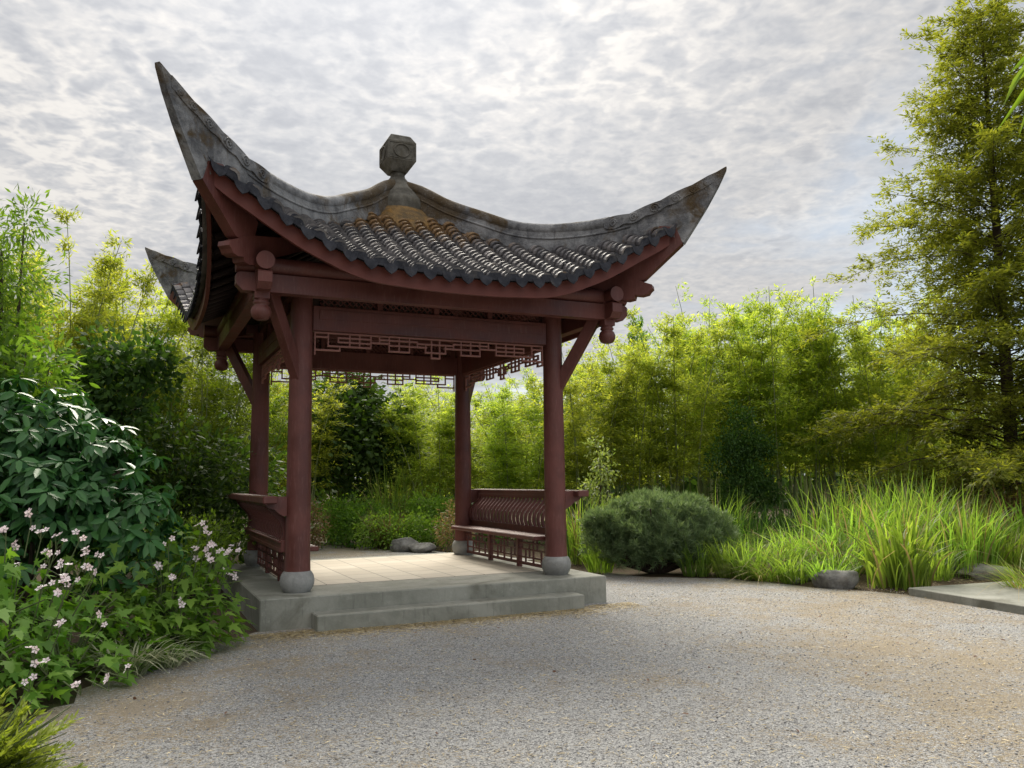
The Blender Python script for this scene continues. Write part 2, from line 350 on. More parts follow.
# ------------------------------------------------------------------ pavilion
PCX, PCY, PROT, FL = -1.690, 11.926, .4329, .337
def world_xy(a, b):
    c, s_ = math.cos(PROT), math.sin(PROT); return PCX+a*c-b*s_, PCY+a*s_+b*c
KC, KP, HS = 1.695, 2.24, 2.174                 # columns, eave purlins, half platform
plat = empty('pavilion_platform', (PCX, PCY, 0), PROT)
tag(plat, 'grey concrete platform with a low front step under the red pavilion', 'platform')
mb = MB(); mb.box((0, 0, FL/2-.02), (2*HS, 2*HS, FL+.04), bev=.012); mb.build('concrete_slab', CONC, plat)
mb = MB(); mb.box((0.02, -HS-.165, .075), (3.28, .33, .19), bev=.012); mb.build('step', CONC, plat)
mb = MB(); mb.box((0.0, HS+.165, .075), (3.28, .33, .19), bev=.012); mb.build('step', CONC, plat)
mb = MB(); mb.box((0, 0.35, FL), (3.36, 3.2, .012), bev=.002); pv = mb.build('paving', PAVER, plat)
pav = empty('pavilion', (PCX, PCY, 0), PROT)
tag(pav, 'red timber garden pavilion with grey tiled roof and sweeping upturned corners', 'pavilion')
# columns on drum stones
for sx, sy in ((-1, -1), (1, -1), (1, 1), (-1, 1)):
    mb = MB(); mb.lathe([(.150, .57), (.143, .8), (.140, 1.8), (.132, 3.0), (.128, 3.98)], (sx*KC, sy*KC, 0)); c = mb.build('column', PAINT, pav)
    mb = MB(); mb.lathe([(.148, FL), (.172, FL+.035), (.192, FL+.085), (.197, FL+.13), (.188, FL+.18), (.168, FL+.22), (.152, FL+.238)], (sx*KC, sy*KC, 0)); mb.build('stone_base', PLINTH, c)
def side_rot(k): return Matrix.Rotation(k*PI/2, 4, 'Z')
def four(first):
    """the same part on the other three sides"""
    for k in range(1, 4):
        c = copy_tree(first, first.parent); c.rotation_euler = (0, 0, k*PI/2)
# tie beam between the columns, lattice band above, top plate
mb = MB(); mb.box((0, -KC, 3.555), (2*KC-.25, .13, .30)); mb.box((0, -KC-.068, 3.60), (2*KC-.4, .012, .12), bev=.003)
four(mb.build('tie_beam', PAINT, pav))
mb = MB(); mb.box((0, -KC, 3.985), (2*KC+.5, .14, .14)); four(mb.build('top_plate', PAINT, pav))
mb = MB()
for i in range(4):
    x0 = -1.48+i*.745; x1 = x0+.725
    if i: mb.box((x0-.01, -KC, 3.81), (.07, .11, .205))
    n = 11
    for j in range(-4, n):
        for sg in (1, -1):
            u0 = x0+j*.075; u1 = u0+.205
            p0, p1 = [u0, 3.708], [u1, 3.913]
            if p0[0] < x0: p0[1] += x0-p0[0]; p0[0] = x0
            if p1[0] > x1: p1[1] -= p1[0]-x1; p1[0] = x1
            if p1[0]-p0[0] < .03: continue
            if sg < 0: p0[0], p1[0] = x0+x1-p0[0], x0+x1-p1[0]
            mb.bar((p0[0], -KC+.008*sg, p0[1]), (p1[0], -KC+.008*sg, p1[1]), .014, .012, up=(0, 1, 0), bev=0)
four(mb.build('lattice_band', PAINT, pav))
# fretwork frieze hanging under the tie beam
U = 3.07/50
Hs = [(0, 25, 0), (0, 2.6, 1), (4.6, 11.2, 1), (4.6, 11.2, 2), (2.6, 11.2, 3), (0, 4.9, 4), (11.2, 15, 1.7), (13, 21, .9), (15, 23, 2.1), (15, 19.3, 3.5), (21, 25, 1.3), (22.8, 25, 3.3), (24.1, 25, 4.6)]
U_V = U*.86
Vs = [(0, 0, 5.2), (2.6, 0, 3), (4.9, 3, 4), (4.6, 1, 2), (6.9, 0, 3), (8.9, 0, 3), (11.2, 0, 3), (13, 0, 1.7), (15, 0, 3.5), (17.1, 0, 3.5), (19.3, 0, 3.5), (21, .9, 2.1), (22.8, 1.3, 3.3), (24.1, 0, 4.6)]
mb = MB(); BW = .021
for x0, x1, y in Hs:
    for sg in (1, -1):
        xa, xb = -1.535+x0*U, -1.535+x1*U
        if x1 == 25:
            if sg < 0: continue
            xb = -xa
        if sg < 0: xa, xb = -xb, -xa
        mb.box(((xa+xb)/2, -KC, 3.39-y*U_V), (xb-xa+BW, .034, BW), bev=.003)
for x, y0, y1 in Vs:
    for sg in (1, -1): mb.box((sg*(-1.535+x*U), -KC, 3.39-(y0+y1)/2*U_V), (BW-.003, .031, (y1-y0)*U_V), bev=.003)
FRET = mat_plain('faded_red_paint', (.27, .12, .10), .6, .25, 6)
four(mb.build('fretwork_frieze', FRET, pav))
# eave purlins crossing at the hanging posts, with the squared beams below them
mb = MB(); mb.tube([(-2.52, -KP, 4.01), (2.52, -KP, 4.01)], .10, 20); four(mb.build('round_purlin', PAINT, pav))
mb = MB(); ch = .07
Mx = Matrix(((1, 0, 0, 0), (0, 0, -1, -KP), (0, 1, 0, 0), (0, 0, 0, 1)))
mb.prism([(-2.52+ch, 3.70), (2.52-ch, 3.70), (2.52, 3.70+ch), (2.52, 3.88), (2.52-ch*.5, 3.905), (-2.52+ch*.5, 3.905), (-2.52, 3.88), (-2.52, 3.70+ch)], Mx, .15)
four(mb.build('eave_beam', PAINT, pav))
for sx, sy in ((-1, -1), (1, -1), (1, 1), (-1, 1)):
    mb = MB(); mb.box((sx*KP, sy*KP, 3.83), (.165, .165, .42))
    mb.lathe([(.055, 3.39), (.085, 3.405), (.108, 3.45), (.112, 3.49), (.098, 3.535), (.072, 3.56), (.088, 3.572), (.092, 3.59), (.080, 3.602), (.078, 3.64)], (sx*KP, sy*KP, 0), 20)
    mb.build('hanging_post', PAINT, pav)
    mb = MB(); mb.bar((sx*(KC+.03), sy*(KC+.03), 2.80), (sx*(KP-.06), sy*(KP-.06), 3.86), .11, .15, up=(sx, sy, 0)); mb.build('strut', PAINT, pav)
    mb = MB(); mb.bar((sx*1.2, sy*1.2, 4.0), (sx*(KP), sy*(KP), 3.99), .12, .16); mb.build('corner_beam', PAINT, pav)
    # old hip rafter with carved nose, young hip rafter rising from it to the tip
    D = Vector((sx, sy, 0)).normalized(); r2 = 2**.5
    Mh = Matrix(((D.x, 0, D.y, 0), (D.y, 0, -D.x, 0), (0, 1, 0, 0), (0, 0, 0, 1)))
    mb = MB()
    mb.prism([(1.3*r2, 4.62), (2.1*r2, 4.15), (2.28*r2, 4.03), (2.36*r2, 3.965), (2.46*r2, 3.935), (2.52*r2, 3.95), (2.53*r2, 4.0), (2.59*r2, 3.985), (2.65*r2, 4.0), (2.67*r2, 4.04), (2.695*r2, 4.07), (2.69*r2, 4.12), (2.62*r2, 4.16), (2.5*r2, 4.25), (2.1*r2, 4.38), (1.3*r2, 4.78)], Mh, .15)
    mb.build('hip_rafter', PAINT, pav)
    mb = MB()
    mb.prism([(2.50*r2, 4.16), (2.62*r2, 4.20), (2.985*r2, 4.635), (2.93*r2, 4.86), (2.78*r2, 4.90), (2.55*r2, 4.66), (2.36*r2, 4.45), (2.40*r2, 4.25)], Mh, .13)
    mb.build('corner_rafter', PAINT, pav)

# ---- roof surface: front face, a along the eave, s outward from the middle
C_ = curve1([0, .5, 1.0, 1.5, 2.0, 2.4, 2.8], [5.76, 5.33, 4.96, 4.63, 4.335, 4.14, 3.965])
H_ = curve1([0, .5, 1.0, 1.3, 1.65, 2.0, 2.3, 2.6, 2.8], [5.76, 5.37, 5.04, 4.88, 4.77, 4.735, 4.775, 4.87, 4.95])
G_ = curve1([0, .15, .25, .42, .5, .59, .68, .75, .84, .91, .985, 1], [0, .006, .02, .065, .13, .235, .355, .475, .645, .78, .96, 1])
def Ev(a): return 2.8+.2*(np.minimum(np.abs(a), 3.05)/3)**3
def Zr(a, s):
    a, s = np.abs(np.asarray(a, float)), np.asarray(s, float); S = 2.8*s/Ev(a); t = np.clip(a/np.maximum(s, 1e-6), 0, 1)
    return C_(S)+(H_(S)-C_(S))*G_(t)
def Pr(a, s, dz=0.0): return np.stack([np.broadcast_to(a, np.shape(s)), -np.asarray(s, float), Zr(a, s)+dz], -1)
# soffit boards (the roof's own mesh): all four faces
def face_grid(dz, s0, inset, na=48, ns=20):
    V = []; Fq = []
    for i in range(na+1):
        q = -1+2*i/na
        for j in range(ns+1):
            m_ = s0+(1-s0)*j/ns                     # fraction towards the eave
            a = q*3.0*m_; s = m_*Ev(q*3.0)-inset*m_
            s = max(s, abs(a)*.999)
            V.append((a, -s, float(Zr(a, s))+dz))
    for i in range(na):
        for j in range(ns):
            o = i*(ns+1)+j; Fq.append((o, o+ns+1, o+ns+2, o+1))
    return V, Fq
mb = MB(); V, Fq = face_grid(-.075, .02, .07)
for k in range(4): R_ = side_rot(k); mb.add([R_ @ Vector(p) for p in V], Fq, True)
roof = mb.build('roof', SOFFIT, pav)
mb = MB()                                           # round rafters under the boards
for a in np.arange(-2.75, 2.76, .22):
    s0 = max(abs(a)+.03, .9); ss = np.linspace(s0, Ev(a)-.12, 5)
    if ss[-1]-ss[0] < .12: continue
    mb.tube([tuple(p) for p in Pr(a, ss, -.125)], .038, 8)
four(mb.build('rafters', SOFFIT, roof))
mb = MB(); n = 60                                   # curved red fascia board
vv = []
for i in range(n+1):
    a = -2.97+5.94*i/n; e = float(Ev(a)); z = float(Zr(a, e)); x = abs(a)/3
    for off, dz in ((-.055, -.005), (-.055, -.20+.0*x), (-.10, -.20), (-.10, -.005)): vv.append((a, -(e+off), z+dz))
ff = [(i*4+k, i*4+(k+1) % 4, i*4+4+(k+1) % 4, i*4+4+k) for i in range(n) for k in range(4)]
mb.add(vv, ff, False); mb.add(vv[:4], [(0, 1, 2, 3)]); mb.add(vv[-4:], [(3, 2, 1, 0)])
FASCIA = mat_plain('fascia_red_paint', (.122, .036, .028), .6, .22, 5)
four(mb.build('fascia_board', FASCIA, roof))
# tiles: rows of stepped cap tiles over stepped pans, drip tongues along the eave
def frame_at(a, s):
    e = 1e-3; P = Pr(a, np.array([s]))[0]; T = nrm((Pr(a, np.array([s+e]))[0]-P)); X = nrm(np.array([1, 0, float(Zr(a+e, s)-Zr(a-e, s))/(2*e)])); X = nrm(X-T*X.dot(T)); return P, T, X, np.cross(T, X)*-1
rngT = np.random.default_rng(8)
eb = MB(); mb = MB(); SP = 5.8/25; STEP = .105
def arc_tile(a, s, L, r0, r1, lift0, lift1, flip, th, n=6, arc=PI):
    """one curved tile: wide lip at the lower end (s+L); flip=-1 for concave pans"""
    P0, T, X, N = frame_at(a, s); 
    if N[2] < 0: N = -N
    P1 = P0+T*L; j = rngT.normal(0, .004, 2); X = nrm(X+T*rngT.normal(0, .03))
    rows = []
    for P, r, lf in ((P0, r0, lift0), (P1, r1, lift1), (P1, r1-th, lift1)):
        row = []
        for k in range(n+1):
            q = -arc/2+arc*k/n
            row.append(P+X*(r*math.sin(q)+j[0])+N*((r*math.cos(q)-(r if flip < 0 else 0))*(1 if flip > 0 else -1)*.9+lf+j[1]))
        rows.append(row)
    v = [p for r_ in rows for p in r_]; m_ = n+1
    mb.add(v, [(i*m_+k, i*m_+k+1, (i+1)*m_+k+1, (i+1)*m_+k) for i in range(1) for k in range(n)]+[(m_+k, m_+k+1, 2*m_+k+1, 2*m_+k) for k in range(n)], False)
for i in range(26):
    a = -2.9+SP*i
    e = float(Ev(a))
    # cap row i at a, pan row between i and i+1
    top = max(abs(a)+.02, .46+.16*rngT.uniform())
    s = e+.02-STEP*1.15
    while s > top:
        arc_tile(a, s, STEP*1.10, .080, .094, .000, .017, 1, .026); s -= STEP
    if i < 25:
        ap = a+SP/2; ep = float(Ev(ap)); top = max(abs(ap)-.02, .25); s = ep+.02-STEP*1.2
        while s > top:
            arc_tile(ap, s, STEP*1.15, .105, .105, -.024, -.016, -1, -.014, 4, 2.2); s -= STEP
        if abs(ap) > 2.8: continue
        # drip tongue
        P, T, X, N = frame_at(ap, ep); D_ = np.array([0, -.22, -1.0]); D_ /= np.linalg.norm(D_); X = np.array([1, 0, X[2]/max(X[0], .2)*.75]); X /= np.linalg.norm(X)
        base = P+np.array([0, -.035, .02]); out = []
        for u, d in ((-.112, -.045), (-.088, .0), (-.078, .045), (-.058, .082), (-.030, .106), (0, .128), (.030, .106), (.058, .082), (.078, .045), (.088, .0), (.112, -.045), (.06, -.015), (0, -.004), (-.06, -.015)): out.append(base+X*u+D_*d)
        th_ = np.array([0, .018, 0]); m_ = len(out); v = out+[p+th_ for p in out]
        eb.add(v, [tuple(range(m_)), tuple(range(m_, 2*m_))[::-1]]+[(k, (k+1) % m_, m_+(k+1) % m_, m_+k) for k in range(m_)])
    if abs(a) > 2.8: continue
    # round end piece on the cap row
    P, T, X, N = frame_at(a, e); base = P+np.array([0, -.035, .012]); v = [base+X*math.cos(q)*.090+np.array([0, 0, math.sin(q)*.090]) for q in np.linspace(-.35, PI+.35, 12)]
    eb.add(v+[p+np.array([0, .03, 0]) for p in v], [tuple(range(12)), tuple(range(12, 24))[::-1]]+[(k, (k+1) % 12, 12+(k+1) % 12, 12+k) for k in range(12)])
# bedding under the tiles
V, Fq = face_grid(-.03, .02, .0); mb.add(V, Fq, True)
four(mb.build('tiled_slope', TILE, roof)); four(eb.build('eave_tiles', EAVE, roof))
# hip ridges with upswept scrolled ends
r2 = 2**.5
TOP = curve1([.10, .25, .56, .97, 1.32, 1.64, 1.95, 2.27, 2.58, 2.79, 3.08, 3.22, 3.40], [6.02, 5.93, 5.665, 5.40, 5.19, 5.09, 5.06, 5.075, 5.145, 5.245, 5.40, 5.48, 5.60])
def hip_shape(th, cut, lo=None):
    xs = list(np.linspace(.10, 2.2, 22))+list(np.linspace(2.28, 3.385, 16))
    top = []
    for x in xs:
        z = float(TOP(x))-cut
        if 2.2 < x < 3.25: z += .030*abs(math.sin((x-2.2)*PI/.30))*(1-.5*(x-2.2))
        top.append((x*r2, z))
    tip = [(3.405*r2, 5.60-cut*.5), (3.40*r2, 5.555)]
    front = [(3.33*r2, 5.36), (3.22*r2, 5.10), (3.10*r2, 4.85), (2.995*r2, 4.635)]
    bot = [(2.86*r2, 4.76), (2.74*r2, 4.885)]+[(x*r2, float(H_(min(x*2.8/float(Ev(x)), 2.8)))-.04) for x in np.linspace(2.66, .10, 20)]
    return top+tip+front+bot
Mh = Matrix(((1/r2, 0, -1/r2, 0), (-1/r2, 0, -1/r2, 0), (0, 1, 0, 0), (0, 0, 0, 1)))
mb = MB(); mb.prism(hip_shape(.13, .0), Mh, .125)
def hp(x, z, off=0.0): return Mh @ Vector((x*r2, z, off))
mb.tube([hp(x, float(TOP(x))-.035) for x in np.linspace(.10, 2.3, 26)], .085, 10)           # rounded capping
for sg in (-1, 1):
    mb.tube([hp(x, float(TOP(x))-.175, sg*.062) for x in np.linspace(.3, 2.5, 24)], .016, 6)  # string course
    # raised scroll band along the end
    up = [(x*r2, float(TOP(x))-.012+.030*abs(math.sin((x-2.2)*PI/.30))*(1-.5*(x-2.2))) for x in np.linspace(2.25, 3.3, 26)]
    lo_ = [(x*r2, float(TOP(x))-.115-.045*abs(math.sin((x-2.25)*PI/.20))*(1-(x-2.25)/1.3)) for x in np.linspace(3.3, 2.25, 40)]
    mb.prism(up+lo_, Mh @ Matrix.Translation((0, 0, sg*.068)), .03)
    for x, rr in ((2.34, .055), (2.54, .060), (2.74, .066), (2.94, .056), (3.10, .045), (3.22, .032)):
        c = hp(x, float(TOP(x))-.075, sg*.084); q = [c+(hp(1, 0)-hp(0, 0)).normalized()*rr*(1-t/14)*math.cos(t)+Vector((0, 0, rr*(1-t/14)*math.sin(t))) for t in np.linspace(0, 2*PI*1.6, 26)]
        mb.tube(q, .013, 6)
    # plain edge band up the front of the tip
    mb.prism([(2.995*r2, 4.64), (3.10*r2, 4.852), (3.22*r2, 5.102), (3.33*r2, 5.362), (3.395*r2, 5.56), (3.36*r2, 5.545), (3.25*r2, 5.36), (3.10*r2, 5.08), (2.97*r2, 4.86), (2.90*r2, 4.735)], Mh @ Matrix.Translation((0, 0, sg*.064)), .022)
Mi = Mh.inverted()
for i_, p_ in enumerate(mb.v):
    q = Mi @ Vector(p_); k_ = min(1, max(0, (q.x/r2-2.75)/.65)); q.z *= 1-.52*k_; mb.v[i_] = tuple(Mh @ q)
four(mb.build('hip_ridge', RIDGE, roof))
# finial: chamfered stone block on a neck
mb = MB(); q8 = PI/4
mb.lathe([(.40, 5.54), (.43, 5.64), (.41, 5.74), (.34, 5.84), (.25, 5.94), (.18, 6.05), (.125, 6.12)], (0, 0, 0), 28)
mb.lathe([(.115, 6.10), (.105, 6.20), (.12, 6.24)], (0, 0, 0), 20)
s2 = r2*.5
mb.lathe([(.12*r2, 6.20), (.218*r2*.97, 6.335), (.222*r2, 6.35), (.222*r2, 6.635), (.218*r2*.97, 6.65), (.155*r2, 6.745), (.14*r2, 6.76)], (0, 0, 0), 4, False, q8)
for k in range(4):
    R_ = side_rot(k)
    mb.tube([R_ @ Vector((.12*math.cos(t), -.225, 6.49+.10*math.sin(t))) for t in np.linspace(0, 2*PI, 17)], .014, 6, False)
    mb.tube([R_ @ Vector((x, -.223, z)) for x, z in ((-.19, 6.375), (.19, 6.375), (.19, 6.61), (-.19, 6.61), (-.19, 6.375))], .010, 5, False)
mc = MB(); mc.lathe([(.84, 5.06), (.72, 5.24), (.58, 5.42), (.44, 5.56), (.36, 5.60)], (0, 0, 0), 28); mc.build('mortar_cap', mat_stone('lichened_mortar', (.085, .060, .032), (.21, .125, .045), (.25, .13, .028), 5, .8, 1.0), roof)
FINIAL = mat_stone('finial_stone', (.06, .055, .045), (.15, .14, .12), (.07, .055, .03), 5, .8)
mb.build('finial', FINIAL, roof)

# ------------------------------------------------------------------ benches (built facing the middle, at a = +KC)
def bench(side, label):
    b = empty('bench', (*world_xy(0, 0), 0), PROT+(0 if side > 0 else PI)); tag(b, label, 'bench', 'slatted benches between the pavilion columns')
    mb = MB(); mb.box((1.655, 0, .805), (.46, 3.16, .055), bev=.01); mb.build('seat', PAINT, b)
    mb = MB(); mb.box((1.835, 0, .855), (.085, 3.30, .14), bev=.008); mb.box((1.85, 0, .905), (.11, 3.28, .025)); mb.build('base_rail', PAINT, b)
    mb = MB(); mb.box((2.04, 0, 1.395), (.165, 3.74, .085), bev=.012); mb.box((2.0, 0, 1.34), (.09, 3.4, .05)); mb.build('top_rail', PAINT, b)
    sc = [(1.83, .90), (1.80, .97), (1.795, 1.04), (1.815, 1.11), (1.86, 1.17), (1.92, 1.225), (1.965, 1.28), (1.985, 1.35)]
    mb = MB()
    for (x0, z0), (x1, z1) in zip(sc[:-1], sc[1:]): mb.bar((x0, 0, z0-.004), (x1, 0, z1+.004), .034, .042, up=(1, 0, .3), bev=.004)
    sl = mb.build('slat', PAINT, b); sl.location.y = -1.52
    for i in range(1, 23): c = copy_tree(sl, b); c.location.y = -1.52+3.04*i/22
    My = Matrix(((1, 0, 0, 0), (0, 0, 1, 0), (0, 1, 0, 0), (0, 0, 0, 1)))
    for sg in (-1, 1):                       # bracket from the column out to the rail, and curved end board
        mb = MB()
        mb.prism([(1.80, 1.43), (2.08, 1.43), (2.11, 1.37), (2.05, 1.31), (1.97, 1.28), (1.92, 1.235), (1.87, 1.205), (1.80, 1.205)], My @ Matrix.Translation((0, 0, sg*KC)), .07)
        mb.build('bracket', PAINT, b)
        mb = MB(); w_ = .05
        mb.prism([(x-w_, z) for x, z in sc]+[(x+w_, z) for x, z in sc[::-1]], My @ Matrix.Translation((0, 0, sg*1.555)), .05); mb.build('end_board', PAINT, b)
    # lattice apron with two posts
    mb = MB(); X = 1.70
    for z in (.40, .49, .60, .69, .755): mb.box((X, 0, z), (.03, 3.14, .022 if z > .41 else .045), bev=.003)
    for i in range(25):
        y = -1.5+3.0*i/24; z0, z1 = ((.42, .75), (.49, .69), (.42, .60), (.60, .75))[i % 4]
        mb.box((X, y, (z0+z1)/2), (.026, .02, z1-z0), bev=.003)
    mb.build('lattice_apron', PAINT, b)
    for y in (-.53, .53): mb = MB(); mb.box((X, y, .555), (.065, .07, .44)); mb.build('post', PAINT, b)
    return b
bench(1, 'red bench with wavy slatted back facing inward beside the mugo pine')
bench(-1, 'red bench seen from behind its outward leaning back beside the flowering shrubs')

# ------------------------------------------------------------------ leaf materials
LF_BAMBOO = mat_leaf('bamboo_leaf', (.105, .165, .030), (.235, .280, .060), .60, (2.8, 2.6, 1.05))
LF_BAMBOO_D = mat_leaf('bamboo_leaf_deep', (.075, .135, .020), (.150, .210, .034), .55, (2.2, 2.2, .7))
LF_RED = mat_leaf('redwood_needle', (.115, .140, .024), (.200, .205, .042), .54, (2.0, 1.95, .7))
LF_DARK = mat_leaf('dark_leaf', (.028, .068, .018), (.060, .115, .026), .38, None, .6, .2)
LF_MID = mat_leaf('mid_leaf', (.060, .125, .020), (.120, .200, .036), .48, (2.1, 2.2, .7), .6, .2)
LF_LIME = mat_leaf('lime_leaf', (.10, .17, .025), (.18, .25, .045), .45, None, .6, .2)
LF_RHODO = mat_leaf('glossy_leaf', (.020, .066, .018), (.048, .115, .032), .18, None, .34, .24)
LF_BRAMBLE = mat_leaf('lobed_leaf', (.080, .165, .022), (.155, .255, .042), .45, None, .6, .2)
LF_GRASS = mat_leaf('grass_blade', (.095, .165, .030), (.195, .270, .056), .55, (1.95, 2.1, .9), .45, .35)
LF_DRY = mat_leaf('dry_blade', (.20, .15, .065), (.34, .27, .13), .40, (1.3, 1.2, .9))
LF_TAN = mat_leaf('tan_seed_leaf', (.12, .085, .04), (.26, .18, .09), .4, (1.4, 1.2, .8))
LF_RUST = mat_leaf('russet_blade', (.10, .045, .028), (.19, .10, .06), .35, (1.3, 1.1, .9))
LF_PINE = mat_leaf('pine_needle', (.085, .155, .065), (.185, .255, .125), .34, (1.5, 1.5, .9))
LF_GOLD = mat_leaf('golden_spray', (.15, .18, .025), (.26, .28, .05), .42)
LF_VAR = mat_leaf('striped_blade', (.12, .18, .07), (.55, .56, .38), .35, (1.2, 1.2, .9))
LF_SPECK = mat_leaf('pale_leaf', (.12, .17, .06), (.26, .30, .13), .4)
STRAW = mat_leaf('straw', (.24, .18, .095), (.50, .40, .24), .15, (1.2, 1.1, .9))
PETAL = mat_leaf('pink_petal', (.72, .55, .58), (.84, .74, .75), .35, (1.1, 1.0, 1.0))
PLUME = mat_leaf('pale_plume', (.42, .40, .30), (.62, .58, .46), .4, (1.1, 1.1, 1))

# ------------------------------------------------------------------ plant builders
def bamboo(seed, H, nc, R, leaf, dens=1.0, low=.24, lw=(.065, .125), name='bamboo_clump'):
    """clump of arching culms, each with tiers of thin branchlets and narrow leaves"""
    rng = np.random.default_rng(seed); root = empty(name, (0, 0, 0)); mb = MB()
    geo = []
    for c in range(nc):
        a = rng.uniform(0, 2*PI); r = R*.55*math.sqrt(rng.uniform(0, 1)); b = np.array([r*math.cos(a), r*math.sin(a), 0])
        h = H*rng.uniform(.74, 1.0); a2 = a+rng.normal(0, .6); out = R*rng.uniform(.35, 1.0); d = np.array([math.cos(a2), math.sin(a2), 0])
        t = np.linspace(0, 1, 9); pts = b+d*(out*t[:, None]**2.2)+np.stack([0*t, 0*t, h*(t-.10*t**4)], 1)
        mb.tube(pts, list(.016*(1-.85*t)+.002), 5, False)
        nn = int(h/.20*dens); tn = rng.uniform(low, 1, nn)**.9
        node = b+d*(out*tn[:, None]**2.2)+np.stack([0*tn, 0*tn, h*(tn-.10*tn**4)], 1)
        nb = 5; node = np.repeat(node, nb, 0); tn = np.repeat(tn, nb); kp = rng.uniform(size=len(tn)) > np.clip((tn-.62)*2.0, 0, .68); node, tn = node[kp], tn[kp]
        az = rng.uniform(0, 2*PI, len(node)); L = rng.uniform(.28, .85, len(node))*(1.12-.80*tn)*R/1.0
        bd = np.stack([np.cos(az), np.sin(az), rng.uniform(.0, .9, len(node))+1.6*np.clip(tn-.5, 0, 1)], 1); bd = nrm(bd)
        nl = 22; u = rng.uniform(.15, 1, (len(node), nl)); u3 = u[..., None]
        P = node[:, None]+bd[:, None]*(L[:, None, None]*u3); P[..., 2] -= .30*L[:, None]*u**2
        P += rng.normal(0, .035, P.shape); P = P.reshape(-1, 3)
        D = np.repeat(bd, nl, 0)*.8+rng.normal(0, .55, P.shape); D[:, 2] -= .35
        N = rng.normal(0, .55, P.shape)+np.array([0, 0, 1.0])
        S = rng.uniform(*lw, len(P)); geo.append(stamp(*DIAMOND, P, D, N, S, S*.23))
    mb.build('culms', CULM, root)
    v, f = cat_geo(geo); np_mesh('foliage', v, f, leaf, root)
    return root
def place(o, x, y, rz=0.0, s=1.0, sz=None, z=0.0):
    o.location = (x, y, z); o.rotation_euler = (0, 0, rz); o.scale = (s, s, sz or s); return o
def blob_tree(name, seed, H, blobs, n, leaf, L=(.10, .16), wr=.5, trunk_r=.10, tmpl=DIAMOND, up=.6, limbs=True, shell=.55):
    """trunk, limbs to each leaf mass, and leaves scattered in ragged masses"""
    rng = np.random.default_rng(seed); root = empty(name, (0, 0, 0)); mb = MB()
    top = max(b[2] for b in blobs)
    tz = np.linspace(0, 1, 7); tp = [(.10*math.sin(3*q+seed)*q, .10*math.cos(2*q+seed)*q, top*.92*q) for q in tz]
    mb.tube(tp, [trunk_r*(1-.8*q) for q in tz], 8)
    if limbs:
        for bx, by, bz, br in blobs:
            q = min(.85, max(.12, bz/top*.6)); p0 = Vector(tp[int(q*6)]); p1 = Vector((bx, by, bz)); m_ = (p0+p1)/2+Vector((rng.normal()*.1, rng.normal()*.1, -.1))
            mb.tube([p0, m_, p1], [trunk_r*.45, trunk_r*.3, trunk_r*.12], 6, False)
    mb.build('trunk', BARK, root)
    Ps, Ds = [], []; vol = np.array([b[3]**2.3 for b in blobs]); cnt = (n*vol/vol.sum()).astype(int)
    for (bx, by, bz, br), c in zip(blobs, cnt):
        k = max(6, int(c/45)); sub = sph(rng, k)*(rng.uniform(0, 1, k)**.33*.95)[:, None]*br*np.array([1, 1, .8])+np.array([bx, by, bz])
        idx = rng.integers(0, k, c); off = rng.normal(0, br*.16+.05, (c, 3)); P = sub[idx]+off; Ps.append(P)
        Ds.append(nrm(P-np.array([bx, by, bz]))*.6+nrm(off)*.7)
    P, D = np.concatenate(Ps), np.concatenate(Ds); D = D+rng.normal(0, .45, P.shape); D[:, 2] -= .25
    N = rng.normal(0, .5, P.shape)+np.array([0, 0, up]); S = rng.uniform(*L, len(P))
    keep = P[:, 2] > .03
    v, f = stamp(*tmpl, P[keep], D[keep], N[keep], S[keep], S[keep]*wr); np_mesh('crown', v, f, leaf, root)
    return root
